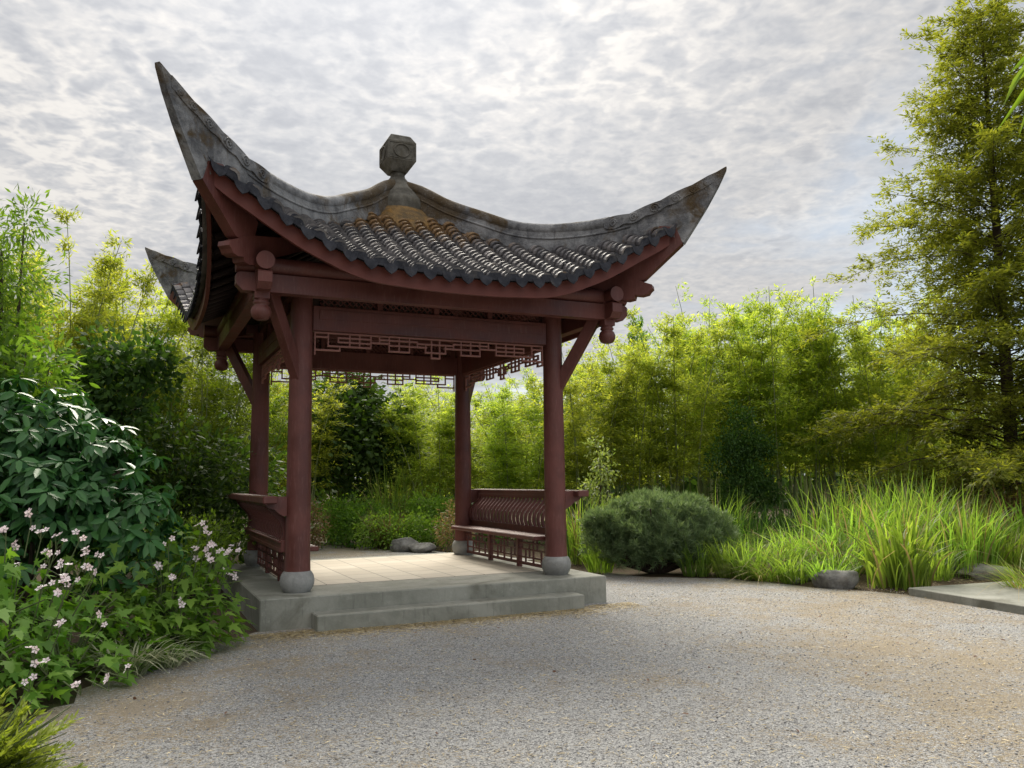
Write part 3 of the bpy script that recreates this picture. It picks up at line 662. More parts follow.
def redwood(seed, H, R, label, nb=300):
    rng = np.random.default_rng(seed); root = empty('redwood_tree', (0, 0, 0)); tag(root, label, 'tree'); mb = MB()
    tz = np.linspace(0, 1, 10); mb.tube([(.12*math.sin(4*q), .10*math.sin(3*q+1), H*q) for q in tz], [.14*(1-q)**.8+.012 for q in tz], 9); mb.build('trunk', BARK, root)
    mb = MB(); geo = []
    for i in range(nb):
        q = .06+.93*(i+.5)/nb; z = H*q; az = i*2.39996+rng.normal(0, .35)
        prof = R*(1.0-.30*(1-min(1, q/.25)))*(1-q)**.62*(1 if q < .85 else .9)+.25
        L = prof*rng.choice([.55, .75, .95, 1.12], p=[.34, .30, .24, .12])*rng.uniform(.85, 1.1); rise = rng.uniform(-.05, .65)+.5*q; d = np.array([math.cos(az), math.sin(az), 0])
        u = np.linspace(0, 1, 6); pts = np.array([.12*math.sin(4*q), .10*math.sin(3*q+1), z])+d*(L*u[:, None])+np.stack([0*u, 0*u, L*(rise*u-(.18+.30*(1-q))*u**2.2)], 1)
        mb.tube(pts, list(.020*(1-u)*(1.1-q)+.004), 5, False)
        nt = max(8, int(L*15)); ut = rng.uniform(.06, 1.02, nt); base = np.stack([np.interp(ut, u, pts[:, k]) for k in range(3)], 1)
        sd = np.where(rng.uniform(size=nt) < .5, -1, 1)[:, None]*np.array([-d[1], d[0], 0]); td = nrm(sd*rng.uniform(.4, 1, (nt, 1))+d*rng.uniform(.3, .9, (nt, 1))+np.stack([0*ut, 0*ut, rng.uniform(-.6, .9, nt)], 1))
        tl = rng.uniform(.35, .95, nt)*(1.1-.5*ut)*min(1, .5+L/2)
        m_ = 22; w_ = rng.uniform(.05, 1, (nt, m_)); P = base[:, None]+td[:, None]*(tl[:, None]*w_)[..., None]; P[..., 2] -= .22*tl[:, None]*w_**2
        side = nrm(np.cross(td, np.array([0, 0, 1.0])))[:, None]*np.where(rng.uniform(size=(nt, m_)) < .5, -1, 1)[..., None]
        D = side*.9+td[:, None]*.8+rng.normal(0, .3, P.shape); D[..., 2] -= .15
        P = (P+rng.normal(0, .03, P.shape)).reshape(-1, 3); D = D.reshape(-1, 3); N = rng.normal(0, .4, P.shape)+np.array([0, 0, 1.0])
        S = rng.uniform(.08, .16, len(P)); geo.append(stamp(*DIAMOND, P, D, N, S, S*.27))
    mb.build('branches', BARK, root)
    v, f = cat_geo(geo); np_mesh('crown', v, f, LF_RED, root)
    return root
def grass_clump(name, seed, n, H, R, wd, leaf, lean=(.05, .45), droop=(.05, .5), extra=None, seg=5):
    rng = np.random.default_rng(seed); root = empty(name, (0, 0, 0))
    a = rng.uniform(0, 2*PI, n); r = R*np.sqrt(rng.uniform(0, 1, n)); base = np.stack([r*np.cos(a), r*np.sin(a), 0*a], 1)
    az = a+rng.normal(0, .8, n); h = H*rng.uniform(.5, 1.0, n)
    v, f = blades(rng, base, az, h, rng.uniform(*lean, n), rng.uniform(.7, 1.2, n)*wd, rng.uniform(*droop, n), seg); np_mesh('blades', v, f, leaf, root)
    if extra:
        m_, mat, nm = extra; i = rng.integers(0, n, m_)
        v, f = blades(rng, base[i]*1.05, az[i]+rng.normal(0, .5, m_), H*rng.uniform(.55, 1.0, m_), rng.uniform(*lean, m_)*1.2, rng.uniform(.5, .9, m_)*wd, rng.uniform(*droop, m_)*1.3, seg); np_mesh(nm, v, f, mat, root)
    return root
def rock(seed, size, label, loc, rz=0.0, group=None):
    rng = np.random.default_rng(seed); bm = bmesh.new(); bmesh.ops.create_icosphere(bm, subdivisions=4, radius=1)
    co = np.array([v.co[:] for v in bm.verts]); pl = sph(rng, 16); off = rng.uniform(.62, .95, 16)
    for n_, o_ in zip(pl, off):
        d = co@n_-o_; co -= np.where(d > 0, d, 0)[:, None]*n_*.88
    k = sph(rng, 10)*rng.uniform(3, 9, (10, 1)); co += co*(np.sin(co@k.T+rng.uniform(0, 6, 10)).sum(1)*.011)[:, None]
    for v, c in zip(bm.verts, co): v.co = Vector(c*np.array(size))
    me = bpy.data.meshes.new('rock'); bm.to_mesh(me); bm.free(); me.polygons.foreach_set('use_smooth', [True]*len(me.polygons))
    o = link_mesh('rock', me, ROCK); o.location = loc; o.rotation_euler = (0, 0, rz); return tag(o, label, 'rock', group)
# ------------------------------------------------------------------ bamboo groves
def X_at(px, Y): return (px-512)/818*Y
protos = [bamboo(11, 6.0, 13, 1.15, LF_BAMBOO), bamboo(12, 6.0, 15, 1.2, LF_BAMBOO), bamboo(13, 6.0, 12, 1.05, LF_BAMBOO)]
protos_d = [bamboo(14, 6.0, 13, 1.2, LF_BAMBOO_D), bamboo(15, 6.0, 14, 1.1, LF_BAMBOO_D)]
used = {}
def grove(px, ytop, Y, label, deep=False, k=0, s=1.0, group='bamboo clumps around the pavilion'):
    pool = protos_d if deep else protos; p = pool[k % len(pool)]
    o = p if p.name not in used else copy_tree(p)
    used[p.name] = 1
    pt = at(px, ytop, Y); H = pt.z*1.12
    place(o, pt.x, Y, (px*1.7+Y) % 6.28, s*1.28*(H/6.0)**.35, H/6.0); tag(o, label, 'bamboo', group)
for a in (
    (582, 350, 21.0, 'low bamboo clump rising directly right of the front right column and strut'),
    (628, 330, 22.0, 'yellow green bamboo clump above the left half of the mugo pine', 0, 1),
    (672, 316, 21.5, 'yellow green bamboo clump above the right half of the mugo pine', 0, 2),
    (702, 293, 24.0, 'tall bamboo clump with the first wispy peak right of the roof tip', 0, 0),
    (742, 312, 22.5, 'bamboo clump in the dip between two wispy peaks, above the dark bush', 0, 1),
    (778, 296, 21.5, 'tall bamboo clump just right of the dark broadleaf bush', 0, 2),
    (820, 288, 22.5, 'tallest bamboo clump of the far grove, midway between dark bush and redwood', 0, 0),
    (858, 296, 21.0, 'bamboo clump touching the left edge of the redwood crown', 0, 1),
    (905, 320, 22.5, 'bamboo clump half hidden behind the redwood branches', 0, 2),
    (395, 372, 24.0, 'bamboo clump beside the dark maple, seen through the pavilion', 0, 0),
    (432, 382, 22.5, 'bright bamboo clump left of the rear right column, seen through the pavilion', 0, 2),
    (478, 384, 23.0, 'bamboo clump right behind the rear right column of the pavilion', 0, 1),
    (520, 378, 22.0, 'bamboo clump framed between the two right columns above the bench', 0, 0),
    (552, 366, 24.0, 'bamboo clump behind the front right column of the pavilion', 0, 2),
    (285, 352, 21.0, 'bamboo clump seen between the two left columns of the pavilion', 0, 1),
): grove(*a[:4], deep=bool(a[4]) if len(a) > 4 else False, k=a[5] if len(a) > 5 else 0)
for a in (
    (72, 232, 13.0, 'wispy bamboo clump with two leaning plumes above the glossy shrub', False, 2, .8),
    (112, 262, 15.0, 'bright bamboo clump behind the small dark maple at left', False, 1, .9),
    (158, 270, 16.0, 'yellow green bamboo clump under the rear left roof tip', False, 0, .95),
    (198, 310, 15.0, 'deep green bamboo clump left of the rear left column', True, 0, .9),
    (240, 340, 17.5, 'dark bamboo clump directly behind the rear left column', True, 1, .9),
): grove(*a[:4], deep=a[4], k=a[5], s=a[6])
for i, a in enumerate((
    (415, 400, 28, 'far bamboo clump filling the gap left of the rear right column'), (500, 396, 28, 'far bamboo clump filling the gap above the bench back'),
    (600, 352, 28, 'far bamboo clump showing between the two lowest right hand clumps'), (650, 336, 29, 'far bamboo clump behind the mugo pine and its neighbours'),
    (722, 318, 29, 'far bamboo clump behind the dip of the right grove'), (800, 312, 29, 'far bamboo clump behind the tallest peak of the grove'),
    (880, 318, 28, 'far bamboo clump behind the redwood crown edge'), (960, 340, 27, 'far bamboo clump hidden deep behind the redwood'))): grove(*a, k=i)
for p in protos+protos_d: assert p.name in used

# ------------------------------------------------------------------ trees
rw = redwood(21, 11.7, 4.1, 'tall feathery dawn redwood with light gaps at the right edge')
place(rw, X_at(1012, 17), 17.0, .6)
t = blob_tree('maple_tree', 31, 4.9, [(0, 0, 3.6, 1.1), (.9, .1, 3.3, .9), (-1.0, .2, 3.2, 1.0), (.3, -.5, 2.6, .9), (-.6, -.6, 2.2, .9), (1.1, -.2, 2.3, .7), (0, .2, 4.35, .7), (-1.2, 0, 2.0, .7), (.7, -.4, 1.6, .6)], 10500, LF_DARK, (.12, .20), .7)
place(t, X_at(340, 23), 23, 0, 1.2, 1.0); tag(t, 'dark green maple tree seen through the pavilion beside the front left column', 'tree')
t = blob_tree('maple_tree', 32, 3.9, [(0, 0, 3.45, .50), (.42, .1, 3.55, .36), (-.45, 0, 3.3, .42), (.15, -.2, 3.05, .42), (.55, .1, 3.2, .3), (-.3, -.2, 2.85, .4), (.2, 0, 2.6, .4)], 3000, LF_DARK, (.08, .14), .75, .05)
place(t, X_at(112, 11), 11, 0, .85, .93); tag(t, 'small dark maple tree standing out against pale bamboo at left', 'tree')
t = blob_tree('leafy_tree', 33, 5.6, [(-.3, 0, 4.3, .6), (.12, 0, 4.75, .32), (.0, -.2, 3.9, .55), (-.7, .1, 3.6, .8), (.1, -.3, 3.3, .5), (-.5, -.3, 2.9, .7), (-1.1, 0, 4.6, .7), (-1.3, .2, 3.2, .9), (.2, -.1, 2.6, .5)], 15000, LF_MID, (.07, .13), .28, .08)
place(t, X_at(2, 9.6), 9.6, 0, .92, 1.0); tag(t, 'mid green narrow leaved tree cut by the left edge', 'tree')
t = blob_tree('broadleaf_bush', 34, 4.2, [(0, 0, 3.3, .8), (.5, -.2, 2.7, .8), (-.5, -.2, 2.5, .8), (.1, -.4, 1.9, .8), (-.4, -.3, 1.2, .8), (.7, -.3, 1.4, .7), (0, 0, 3.9, .4)], 9000, LF_DARK, (.09, .16), .5, .05)
place(t, X_at(738, 20.2), 20.2, 0, .62, .80); tag(t, 'dark broadleaf bush standing in the middle of the right bamboo grove', 'bush')
for i, (px, yt, lab) in enumerate(((632, 318, 'leftmost of the distant poplar tips above the bamboo'), (641, 312, 'tallest of the distant poplar tips above the bamboo'), (651, 322, 'rightmost of the distant poplar tips above the bamboo'))):
    if i == 0: t0 = blob_tree('poplar_tree', 35, 15, [(0, 0, z, .95-.05*abs(z-7)) for z in np.arange(3, 15.2, 1.1)], 5000, LF_MID, (.25, .4), .4, .15, limbs=False); t = t0
    else: t = copy_tree(t0)
    pt = at(px, yt, 66); place(t, pt.x, 66+i*2, i*1.3, .62, pt.z/15.6); tag(t, lab, 'tree', 'distant poplars')

# far wood closing the view behind the groves
rng = np.random.default_rng(41); n = 26000
P = np.stack([rng.uniform(-48, 52, n), rng.uniform(40, 50, n), rng.uniform(0, 1, n)**1.2], 1); P[:, 2] *= 4.6+1.2*np.sin(P[:, 0]*.45)+.7*np.sin(P[:, 0]*1.3+1)
v, f = stamp(*DIAMOND, P, rng.normal(size=(n, 3)), rng.normal(size=(n, 3))+np.array([0, 0, .5]), rng.uniform(.5, .9, n), rng.uniform(.3, .55, n))
tag(np_mesh('distant_woods', v, f, LF_DARK), kind='stuff')

# ------------------------------------------------------------------ undergrowth at the foot of the bamboo
rng = np.random.default_rng(42); n = 11000
bx = rng.uniform(-13, 17, n); by = rng.uniform(15.2, 21, n)
ok = ~((bx < 1.0) & (by < 23) & (bx > -7.5)) & ~((bx > 1) & (by < 14.6+.1*bx)); bx, by = bx[ok], by[ok]; n = len(bx)
v, f = blades(rng, np.stack([bx, by, 0*bx], 1), rng.uniform(0, 2*PI, n), rng.uniform(.35, 1.35, n), rng.uniform(.02, .3, n), rng.uniform(.015, .03, n), rng.uniform(.02, .4, n), 4)
tag(np_mesh('undergrowth', v, f, LF_DARK), kind='stuff')
n = 16000; bx = rng.uniform(-16, 20, n); by = rng.uniform(13.5, 27, n); ok = ~((bx < 1.3) & (bx > -6.4) & (by < 19.5)) & ~((bx > 1) & (by < 15)); bx, by = bx[ok], by[ok]; n = len(bx)
P = np.stack([bx, by, rng.uniform(.03, .5, n)*rng.uniform(.2, 1, n)], 1)
v, f = stamp(*DIAMOND, P, rng.normal(size=(n, 3)), rng.normal(0, .5, (n, 3))+np.array([0, 0, 1]), rng.uniform(.08, .2, n), rng.uniform(.05, .1, n))
tag(np_mesh('ground_cover', v, f, LF_DARK), kind='stuff')

# ------------------------------------------------------------------ glossy large-leaved shrub
def glossy_shrub():
    rng = np.random.default_rng(51); root = empty('glossy_shrub', (-4.75, 8.1, .12)); mb = MB()
    blobs = [(-.15, -.1, 1.35, 1.02), (.62, 0, 1.18, .80), (-1.2, -.1, 1.3, 1.1), (-.1, .2, 1.85, .72), (.95, -.05, .85, .62), (.25, -.35, .95, .8), (-.8, .2, 1.95, .65), (.48, .1, 1.62, .55)]
    for bx, by, bz, br in blobs: mb.tube([(0, .1, 0), (bx*.5, by*.5+.05, bz*.55), (bx, by, bz)], [.05, .035, .012], 6, False)
    mb.build('stems', BARK, root)
    Ps, Ds, Ns, Ss = [], [], [], []
    for bx, by, bz, br in blobs:
        k = int(150*br*br); o = sph(rng, k); o[:, 2] = np.where(o[:, 2] < -.5, -o[:, 2], o[:, 2]); rr = br*rng.choice([1.0, .96, .82, .62], k)*rng.uniform(.9, 1.07, k)
        c = o*rr[:, None]+np.array([bx, by, bz]); o = nrm(o+np.array([0, 0, .55])+rng.normal(0, .25, o.shape))
        for ci, oi in zip(c, o):
            m_ = rng.integers(8, 12); ph = rng.uniform(0, 6.28); a = ph+np.arange(m_)*2.399; e1 = nrm(np.cross(oi, [.3, .2, .9])); e2 = np.cross(oi, e1)
            rad = np.cos(a)[:, None]*e1+np.sin(a)[:, None]*e2; el = np.linspace(-.55, .55, m_)[:, None]
            d = rad+oi*el+rng.normal(0, .30, (m_, 3)); d[:, 2] -= .45; Ps.append(ci+rad*.015+oi*.02*np.arange(m_)[:, None]/m_); Ds.append(d); Ns.append(oi+rng.normal(0, .18, (m_, 3))-rad*el*.6); Ss.append(rng.uniform(.12, .195, m_))
    P, D, N, S = (np.concatenate(q) for q in (Ps, Ds, Ns, Ss)); keep = P[:, 2] > .35
    v, f = stamp(*FOLDED, P[keep], D[keep], N[keep], S[keep], S[keep]*.41); np_mesh('foliage', v, f, LF_RHODO, root, True)
    tag(root, 'dark glossy large leaved shrub above the pink flowers at left', 'shrub')
glossy_shrub()
t = blob_tree('laurel_shrub', 52, 3.5, [(-.1, 0, 3.05, .42), (.22, -.1, 2.85, .30), (-.5, .1, 2.9, .5), (.0, 0, 2.5, .45), (-1, .1, 2.8, .6)], 1900, LF_MID, (.09, .15), .34, .04, FOLDED, .3)
place(t, X_at(30, 8.8), 8.8); tag(t, 'green upright leaved laurel shrub poking up behind the glossy dark shrub', 'shrub')

# ------------------------------------------------------------------ flowering shrubs with lobed leaves
FLOWER_ME = bpy.data.meshes.new('flower'); FLOWER_ME.from_pydata(FLOWER[0], [], FLOWER[1]); FLOWER_ME.materials.append(PETAL)
def flowering_shrub(seed, loc, mounds, nleaf, clusters, label):
    rng = np.random.default_rng(seed); root = empty('flowering_shrub', loc); tag(root, label, 'shrub', 'pink flowering shrubs by the gravel'); mb = MB()
    Ps, Ds, Ns = [], [], []
    tot = sum(r*r for *_, r, h in mounds)
    for mx, my, r, h in mounds:
        k = int(nleaf*r*r/tot); a = rng.uniform(0, 2*PI, k); el = np.arccos(rng.uniform(0.02, 1, k)); dep = rng.choice([1, .9, .75], k)*rng.uniform(.88, 1.05, k)
        o = np.stack([np.cos(a)*np.sin(el), np.sin(a)*np.sin(el), np.cos(el)], 1); lump = 1+.10*np.sin(5*a+seed)+.07*np.sin(9*a+4*el)
        P = o*np.array([r, r, h])*(dep*lump)[:, None]+np.array([mx, my, 0]); Ps.append(P)
        d = o*np.array([1, 1, .0])+rng.normal(0, .35, o.shape); d[:, 2] -= .35; Ds.append(d); Ns.append(o*np.array([.7, .7, 0])+np.array([0, 0, .8])+rng.normal(0, .28, o.shape))
        for _ in range(9):
            q = rng.uniform(0, 6.28); e = rng.uniform(.3, .85); mb.tube([(mx, my, 0), (mx+r*e*.5*math.cos(q), my+r*e*.5*math.sin(q), h*.6), (mx+r*e*math.cos(q), my+r*e*math.sin(q), h*(1-.5*e*e)*.95)], [.012, .009, .005], 5, False)
    P, D, N = (np.concatenate(q) for q in (Ps, Ds, Ns)); P[:, 2] = np.maximum(P[:, 2], .06); S = rng.uniform(.06, .165, len(P))
    v, f = stamp(*MAPLE, P, D, N, S, S*1.0); np_mesh('foliage', v, f, LF_BRAMBLE, root)
    for px, py, Y, k, sp in clusters:
        c = np.array(at(px, py, Y))-np.array(loc)
        k = max(1, round(k*.8)); Pf = c+rng.normal(0, sp, (k, 3))*np.array([1, .7, .7])
        for q in Pf:
            o = bpy.data.objects.new('flower', FLOWER_ME); COL.objects.link(o); o.parent = root; o.location = q
            o.rotation_euler = (rng.normal(.75, .45), rng.normal(0, .45), rng.uniform(0, 6.28)); o.rotation_euler = (Matrix.Rotation(rng.normal(0, .6), 3, 'Z') @ Matrix.Rotation(rng.normal(.8, .4), 3, 'X') @ Matrix.Rotation(rng.uniform(0, 6), 3, 'Z')).to_euler(); o.scale = [rng.uniform(.048, .070)]*3
        mb.tube([(c[0]*.8, c[1]*.8+.05, max(.2, c[2]-.35)), tuple(c-np.array([0, -.02, .08])), tuple(c+np.array([0, .015, -.01]))], [.006, .004, .003], 4, False)
        for q in Pf: mb.tube([tuple(c-np.array([0, -.02, .08])), tuple(q+np.array([0, .012, -.004]))], .0025, 4, False)
    mb.build('stems', STEM, root)
cl1 = [(48, 556, 6.4, 4, .035), (66, 580, 6.2, 7, .05), (60, 566, 6.3, 6, .05), (84, 552, 6.4, 4, .03), (98, 556, 6.5, 3, .03), (92, 570, 6.3, 4, .04), (40, 584, 6.1, 4, .04), (62, 592, 6.1, 3, .04), (17, 562, 6.5, 3, .03), (5, 530, 6.7, 4, .04), (14, 548, 6.7, 3, .03), (30, 514, 6.8, 3, .03), (40, 530, 6.7, 4, .04), (55, 540, 6.6, 4, .04), (78, 532, 6.6, 3, .03), (58, 622, 5.95, 4, .03), (100, 618, 6.1, 3, .03), (32, 652, 5.75, 3, .025), (46, 664, 5.75, 4, .03), (28, 680, 5.7, 2, .02), (108, 680, 6.0, 2, .02), (80, 684, 5.9, 2, .02), (127, 668, 6.3, 2, .02)]
flowering_shrub(61, (-4.05, 6.45, 0), [(0, 0, .82, 1.08), (-.75, .15, .9, 1.15), (.42, .35, .6, .85), (.22, -.52, .55, .68), (-.5, -.6, .6, .8)], 1750, cl1, 'flowering shrub with lobed leaves and the most pink blooms, at the left edge')
cl2 = [(200, 524, 8.1, 4, .035), (207, 533, 8.1, 4, .04), (214, 548, 8.1, 9, .06), (210, 556, 8.0, 6, .05), (236, 547, 8.4, 8, .06), (228, 553, 8.3, 5, .05), (222, 572, 8.2, 4, .035), (233, 574, 8.4, 4, .04), (197, 545, 8.0, 4, .04), (195, 558, 8.0, 3, .03), (160, 563, 7.6, 3, .03), (150, 545, 7.7, 3, .03), (135, 540, 7.7, 3, .03), (168, 542, 7.8, 3, .03), (172, 577, 7.6, 2, .02), (213, 651, 8.05, 2, .015), (180, 604, 7.5, 2, .02)]
flowering_shrub(62, (-3.35, 8.0, 0), [(0, 0, .6, 1.15), (-.40, -.40, .55, 1.05), (.26, .25, .46, 1.0), (-.08, -.38, .5, .66), (.2, -.1, .44, .7)], 1250, cl2, 'flowering shrub with pale pink clusters beside the platform corner')
for i, (px, py, Y, s_, lab) in enumerate(((128, 622, 7.1, .9, 'striped pale grass tuft between the two flowering shrubs'), (166, 668, 7.42, .62, 'low striped grass tuft spilling onto the gravel edge'))):
    t = grass_clump('striped_grass', 63+i, 130, .62, .16, .02, LF_VAR, (.25, .75), (.3, .9)); pt = at(px, py, Y); place(t, pt.x+.02, Y, 0, s_); tag(t, lab, 'grass')
def golden():
    rng = np.random.default_rng(66); root = empty('golden_conifer', (-2.86, 4.5, 0)); root.scale = (1.25, 1.25, 1.3); mb = MB(); geo = []
    for i in range(150):
        a = rng.uniform(0, 6.28); el = rng.uniform(.1, 1.3); d = np.array([math.cos(a)*math.cos(el), math.sin(a)*math.cos(el), math.sin(el)]); L = rng.uniform(.22, .48)
        p1 = d*L*np.array([1, 1, .95]); mb.tube([(0, 0, .03), tuple(p1*.6+np.array([0, 0, .03])), tuple(p1)], [.006, .004, .002], 4, False)
        k = 120; u = rng.uniform(.2, 1.05, k); P = p1[None]*u[:, None]; P[:, 2] -= .06*u**3; sd = nrm(np.cross(d, [0, 0, 1.0]))*np.where(rng.uniform(size=k) < .5, -1, 1)[:, None]
        D = d+sd*.9+rng.normal(0, .25, (k, 3)); P += sd*rng.uniform(0, .04, k)[:, None]; S = rng.uniform(.025, .055, k); geo.append(stamp(*DIAMOND, P, D, rng.normal(0, .4, (k, 3))+np.array([0, 0, 1]), S, S*.28))
    v, f = cat_geo(geo); v[:, 2] = np.maximum(v[:, 2], .01); np_mesh('sprays', v, f, LF_GOLD, root); mb.build('stems', STEM, root); tag(root, 'golden feathery dwarf conifer in the bottom left corner', 'shrub')
golden()
t = blob_tree('fern_bush', 67, 1.3, [(0, 0, .85, .45), (.3, -.3, .7, .4), (-.4, .1, .8, .45), (.1, .4, .9, .45), (0, -.5, .5, .4)], 5200, LF_MID, (.05, .10), .4, .02)
place(t, -4.4, 11.4, 0, .9); tag(t, 'fine leaved green bush beside the left bench', 'bush')
t = blob_tree('hedge_bush', 68, 2.6, [(0, 0, 1.9, .8), (.8, .1, 1.6, .8), (-.8, 0, 1.9, .9), (.2, -.4, 1.2, .8), (1.1, 0, 1.0, .7), (-1.4, .2, 1.7, .8)], 8000, LF_DARK, (.10, .18), .35, .05)
place(t, X_at(185, 13.2), 13.2); tag(t, 'dark narrow leaved bush between glossy shrub and rear left column', 'bush')

# ------------------------------------------------------------------ mugo pine
def mugo():
    rng = np.random.default_rng(71); root = empty('mugo_pine', (X_at(653, 14.1), 14.1, 0)); root.scale = (.92, .92, .95); mb = MB()
    blobs = [(0, -.3, .24, .45), (-.5, -.25, .24, .38), (.5, -.25, .26, .38), (0, -.1, .40, .6), (-.6, -.2, .34, .45), (.6, -.2, .36, .45), (0, 0, .72, .62), (-.55, -.1, .70, .55), (.55, -.05, .74, .55), (-.95, .05, .62, .42), (.95, .05, .68, .42), (.15, -.45, .55, .5), (-.3, -.42, .52, .45), (.6, -.4, .5, .42), (0, .3, .95, .5), (-.4, .2, .92, .42), (.45, .2, .95, .40), (-1.05, -.15, .42, .3), (1.1, -.1, .55, .3)]+[(1.15*math.cos(q)*rng.uniform(.5, 1), .55*math.sin(q)*rng.uniform(.5, 1), rng.uniform(.6, 1.22), rng.uniform(.14, .24)) for q in np.linspace(0, 6, 13)]
    for bx, by, bz, br in blobs: mb.tube([(0, 0, 0), (bx*.55, by*.5, bz*.35), (bx, by, bz)], [.06, .04, .012], 6, False)
    mb.build('trunk', BARK, root); geo = []
    Ps, Ds = [], []
    for bx, by, bz, br in blobs:
        k = int(820*br*br)+20; o = sph(rng, k); o[:, 2] = np.where(o[:, 2] < -.4, -o[:, 2], o[:, 2]); P = o*(br*rng.uniform(.62, 1.06, k))[:, None]*np.array([1, 1, .85])+np.array([bx, by, bz]); Ps.append(P); Ds.append(nrm(o*.8+np.array([0, 0, .7])+rng.normal(0, .3, o.shape)))
    P, D = np.concatenate(Ps), np.concatenate(Ds); k = 24; n = len(P)
    Pn = np.repeat(P, k, 0)+np.repeat(D, k, 0)*rng.uniform(0, .10, n*k)[:, None]; Dn = np.repeat(D, k, 0)*.85+rng.normal(0, .5, (n*k, 3)); S = rng.uniform(.08, .15, n*k)
    v, f = stamp(*DIAMOND, Pn, Dn, rng.normal(size=(n*k, 3)), S, .009); np_mesh('needles', v, f, LF_PINE, root)
    tag(root, 'rounded blue green mugo pine right of the pavilion', 'pine')
mugo()

# ------------------------------------------------------------------ tall grasses and irises by the slab
GP = {'iris': grass_clump('iris_clump', 81, 95, 1.5, .38, .044, LF_GRASS, (.0, .22), (.02, .55), (14, LF_DRY, 'dry_blades')),
      'tall': grass_clump('grass_clump', 82, 170, 1.5, .42, .024, LF_GRASS, (.02, .24), (.05, .45), (34, LF_DRY, 'dry_blades')),
      'sedge': grass_clump('sedge_clump', 83, 210, 1.0, .24, .013, LF_GRASS, (.1, .6), (.2, .8), (80, LF_DRY, 'dry_blades')),
      'tuft': grass_clump('grass_tuft', 84, 120, .7, .20, .020, LF_GRASS, (.05, .5), (.05, .5)),
      'russet': grass_clump('russet_grass', 85, 170, 1.3, .30, .017, LF_RUST, (.02, .3), (.03, .4), (60, LF_DRY, 'dry_blades'))}
gused = {}
def grass(kind, px, ybase, ytop, label, Y=None, ws=1.0, cat='grass'):
    p = GP[kind]; o = p if kind not in gused else copy_tree(p); gused[kind] = 1
    if Y is None: d = ray(px, ybase); Y = d.y*(-EYE/d.z)
    z = at(px, ytop, Y).z; H0 = {'iris': 1.36, 'tall': 1.32, 'sedge': .8, 'tuft': .58, 'russet': 1.18}[kind]
    place(o, X_at(px, Y), Y, px*.37 % 6.28, ws, z/H0); tag(o, label, cat, 'grasses beside the gravel yard')
for a in (
    ('tuft', 690, 576, 535, 'low bright grass tuft tucked under the right flank of the mugo pine'),
    ('tuft', 720, 577, 530, 'bright grass tuft touching the right side of the mugo pine'),
    ('tuft', 742, 579, 530, 'upright bright grass tuft one step right of the mugo pine'),
    ('sedge', 706, 572, 540, 'fine arching sedge half under the mugo pine'),
    ('sedge', 764, 581, 548, 'low arching sedge at the gravel edge, midway from pine to boulder'),
    ('tuft', 785, 583, 545, 'small bright tuft at the gravel edge left of the boulders'),
    ('tuft', 818, 586, 548, 'narrow tuft squeezed against the left side of the largest boulder'),
    ('sedge', 800, 574, 520, 'tan tinged sedge behind the small tuft left of the boulders'),
    ('iris', 884, 588, 508, 'iris clump just right of the largest boulder'),
    ('iris', 893, 586, 488, 'iris clump at the near corner of the concrete slab'),
    ('tuft', 925, 580, 535, 'short bright tuft behind the left end of the slab'),
    ('tall', 955, 576, 492, 'arching grass clump behind the middle of the slab'),
    ('tuft', 985, 572, 530, 'short tuft right of the rock behind the slab'),
): grass(*a)
for a in (
    ('sedge', 770, 0, 520, 'pinkish tan sedge mound at the left end of the tall grasses', 13.6, 1.3), ('tall', 797, 0, 516, 'feathery tall grass behind the tan sedge mound', 13.8),
    ('sedge', 828, 0, 505, 'fine sedge mound above the largest boulder', 13.2, 1.4), ('iris', 845, 0, 487, 'tall iris clump above the largest boulder', 13.8),
    ('iris', 872, 0, 480, 'tall iris clump second to the right of the sedge mound', 14.0), ('tall', 905, 0, 474, 'tallest bright grass clump above the slab corner', 14.2),
    ('iris', 935, 0, 480, 'iris clump with bent tips above the rock behind the slab', 14.0), ('iris', 962, 0, 492, 'pale iris clump leaning right, above the slab', 13.4),
    ('tall', 990, 0, 505, 'grass clump with russet stems behind its right side', 13.6), ('iris', 1012, 0, 480, 'iris clump cut by the right edge of the view', 14.4),
    ('tall', 820, 0, 478, 'back row grass clump left of all the iris tips', 15.4), ('tall', 858, 0, 468, 'back row grass clump with nodding pale tips', 15.2),
    ('tall', 890, 0, 464, 'back row grass clump in the centre of the bank', 15.4), ('iris', 925, 0, 466, 'back row iris clump under the dead redwood twigs', 15.3),
    ('tall', 955, 0, 474, 'back row grass clump next to the russet seed heads', 15.4), ('russet', 1000, 0, 478, 'russet brown seeding grass behind the right irises', 15.0),
    ('russet', 968, 0, 500, 'low russet grass amid the green irises', 14.5), ('sedge', 1018, 0, 548, 'golden arching sedge at the right rim of the slab', 11.0, 1.0),
    ('sedge', 748, 0, 512, 'thin reedy clump rising behind the pine side tufts', 16.5), ('tall', 715, 0, 484, 'dark reedy clump directly behind the mugo pine top', 17.0),
    ('tall', 580, 0, 486, 'reedy grass between bench end and mugo pine', 15.8), ('tuft', 596, 572, 530, 'bright grass tuft under the left flank of the mugo pine', 14.2),
): grass(*a[:5], Y=a[5], ws=a[6] if len(a) > 6 else 1.0)
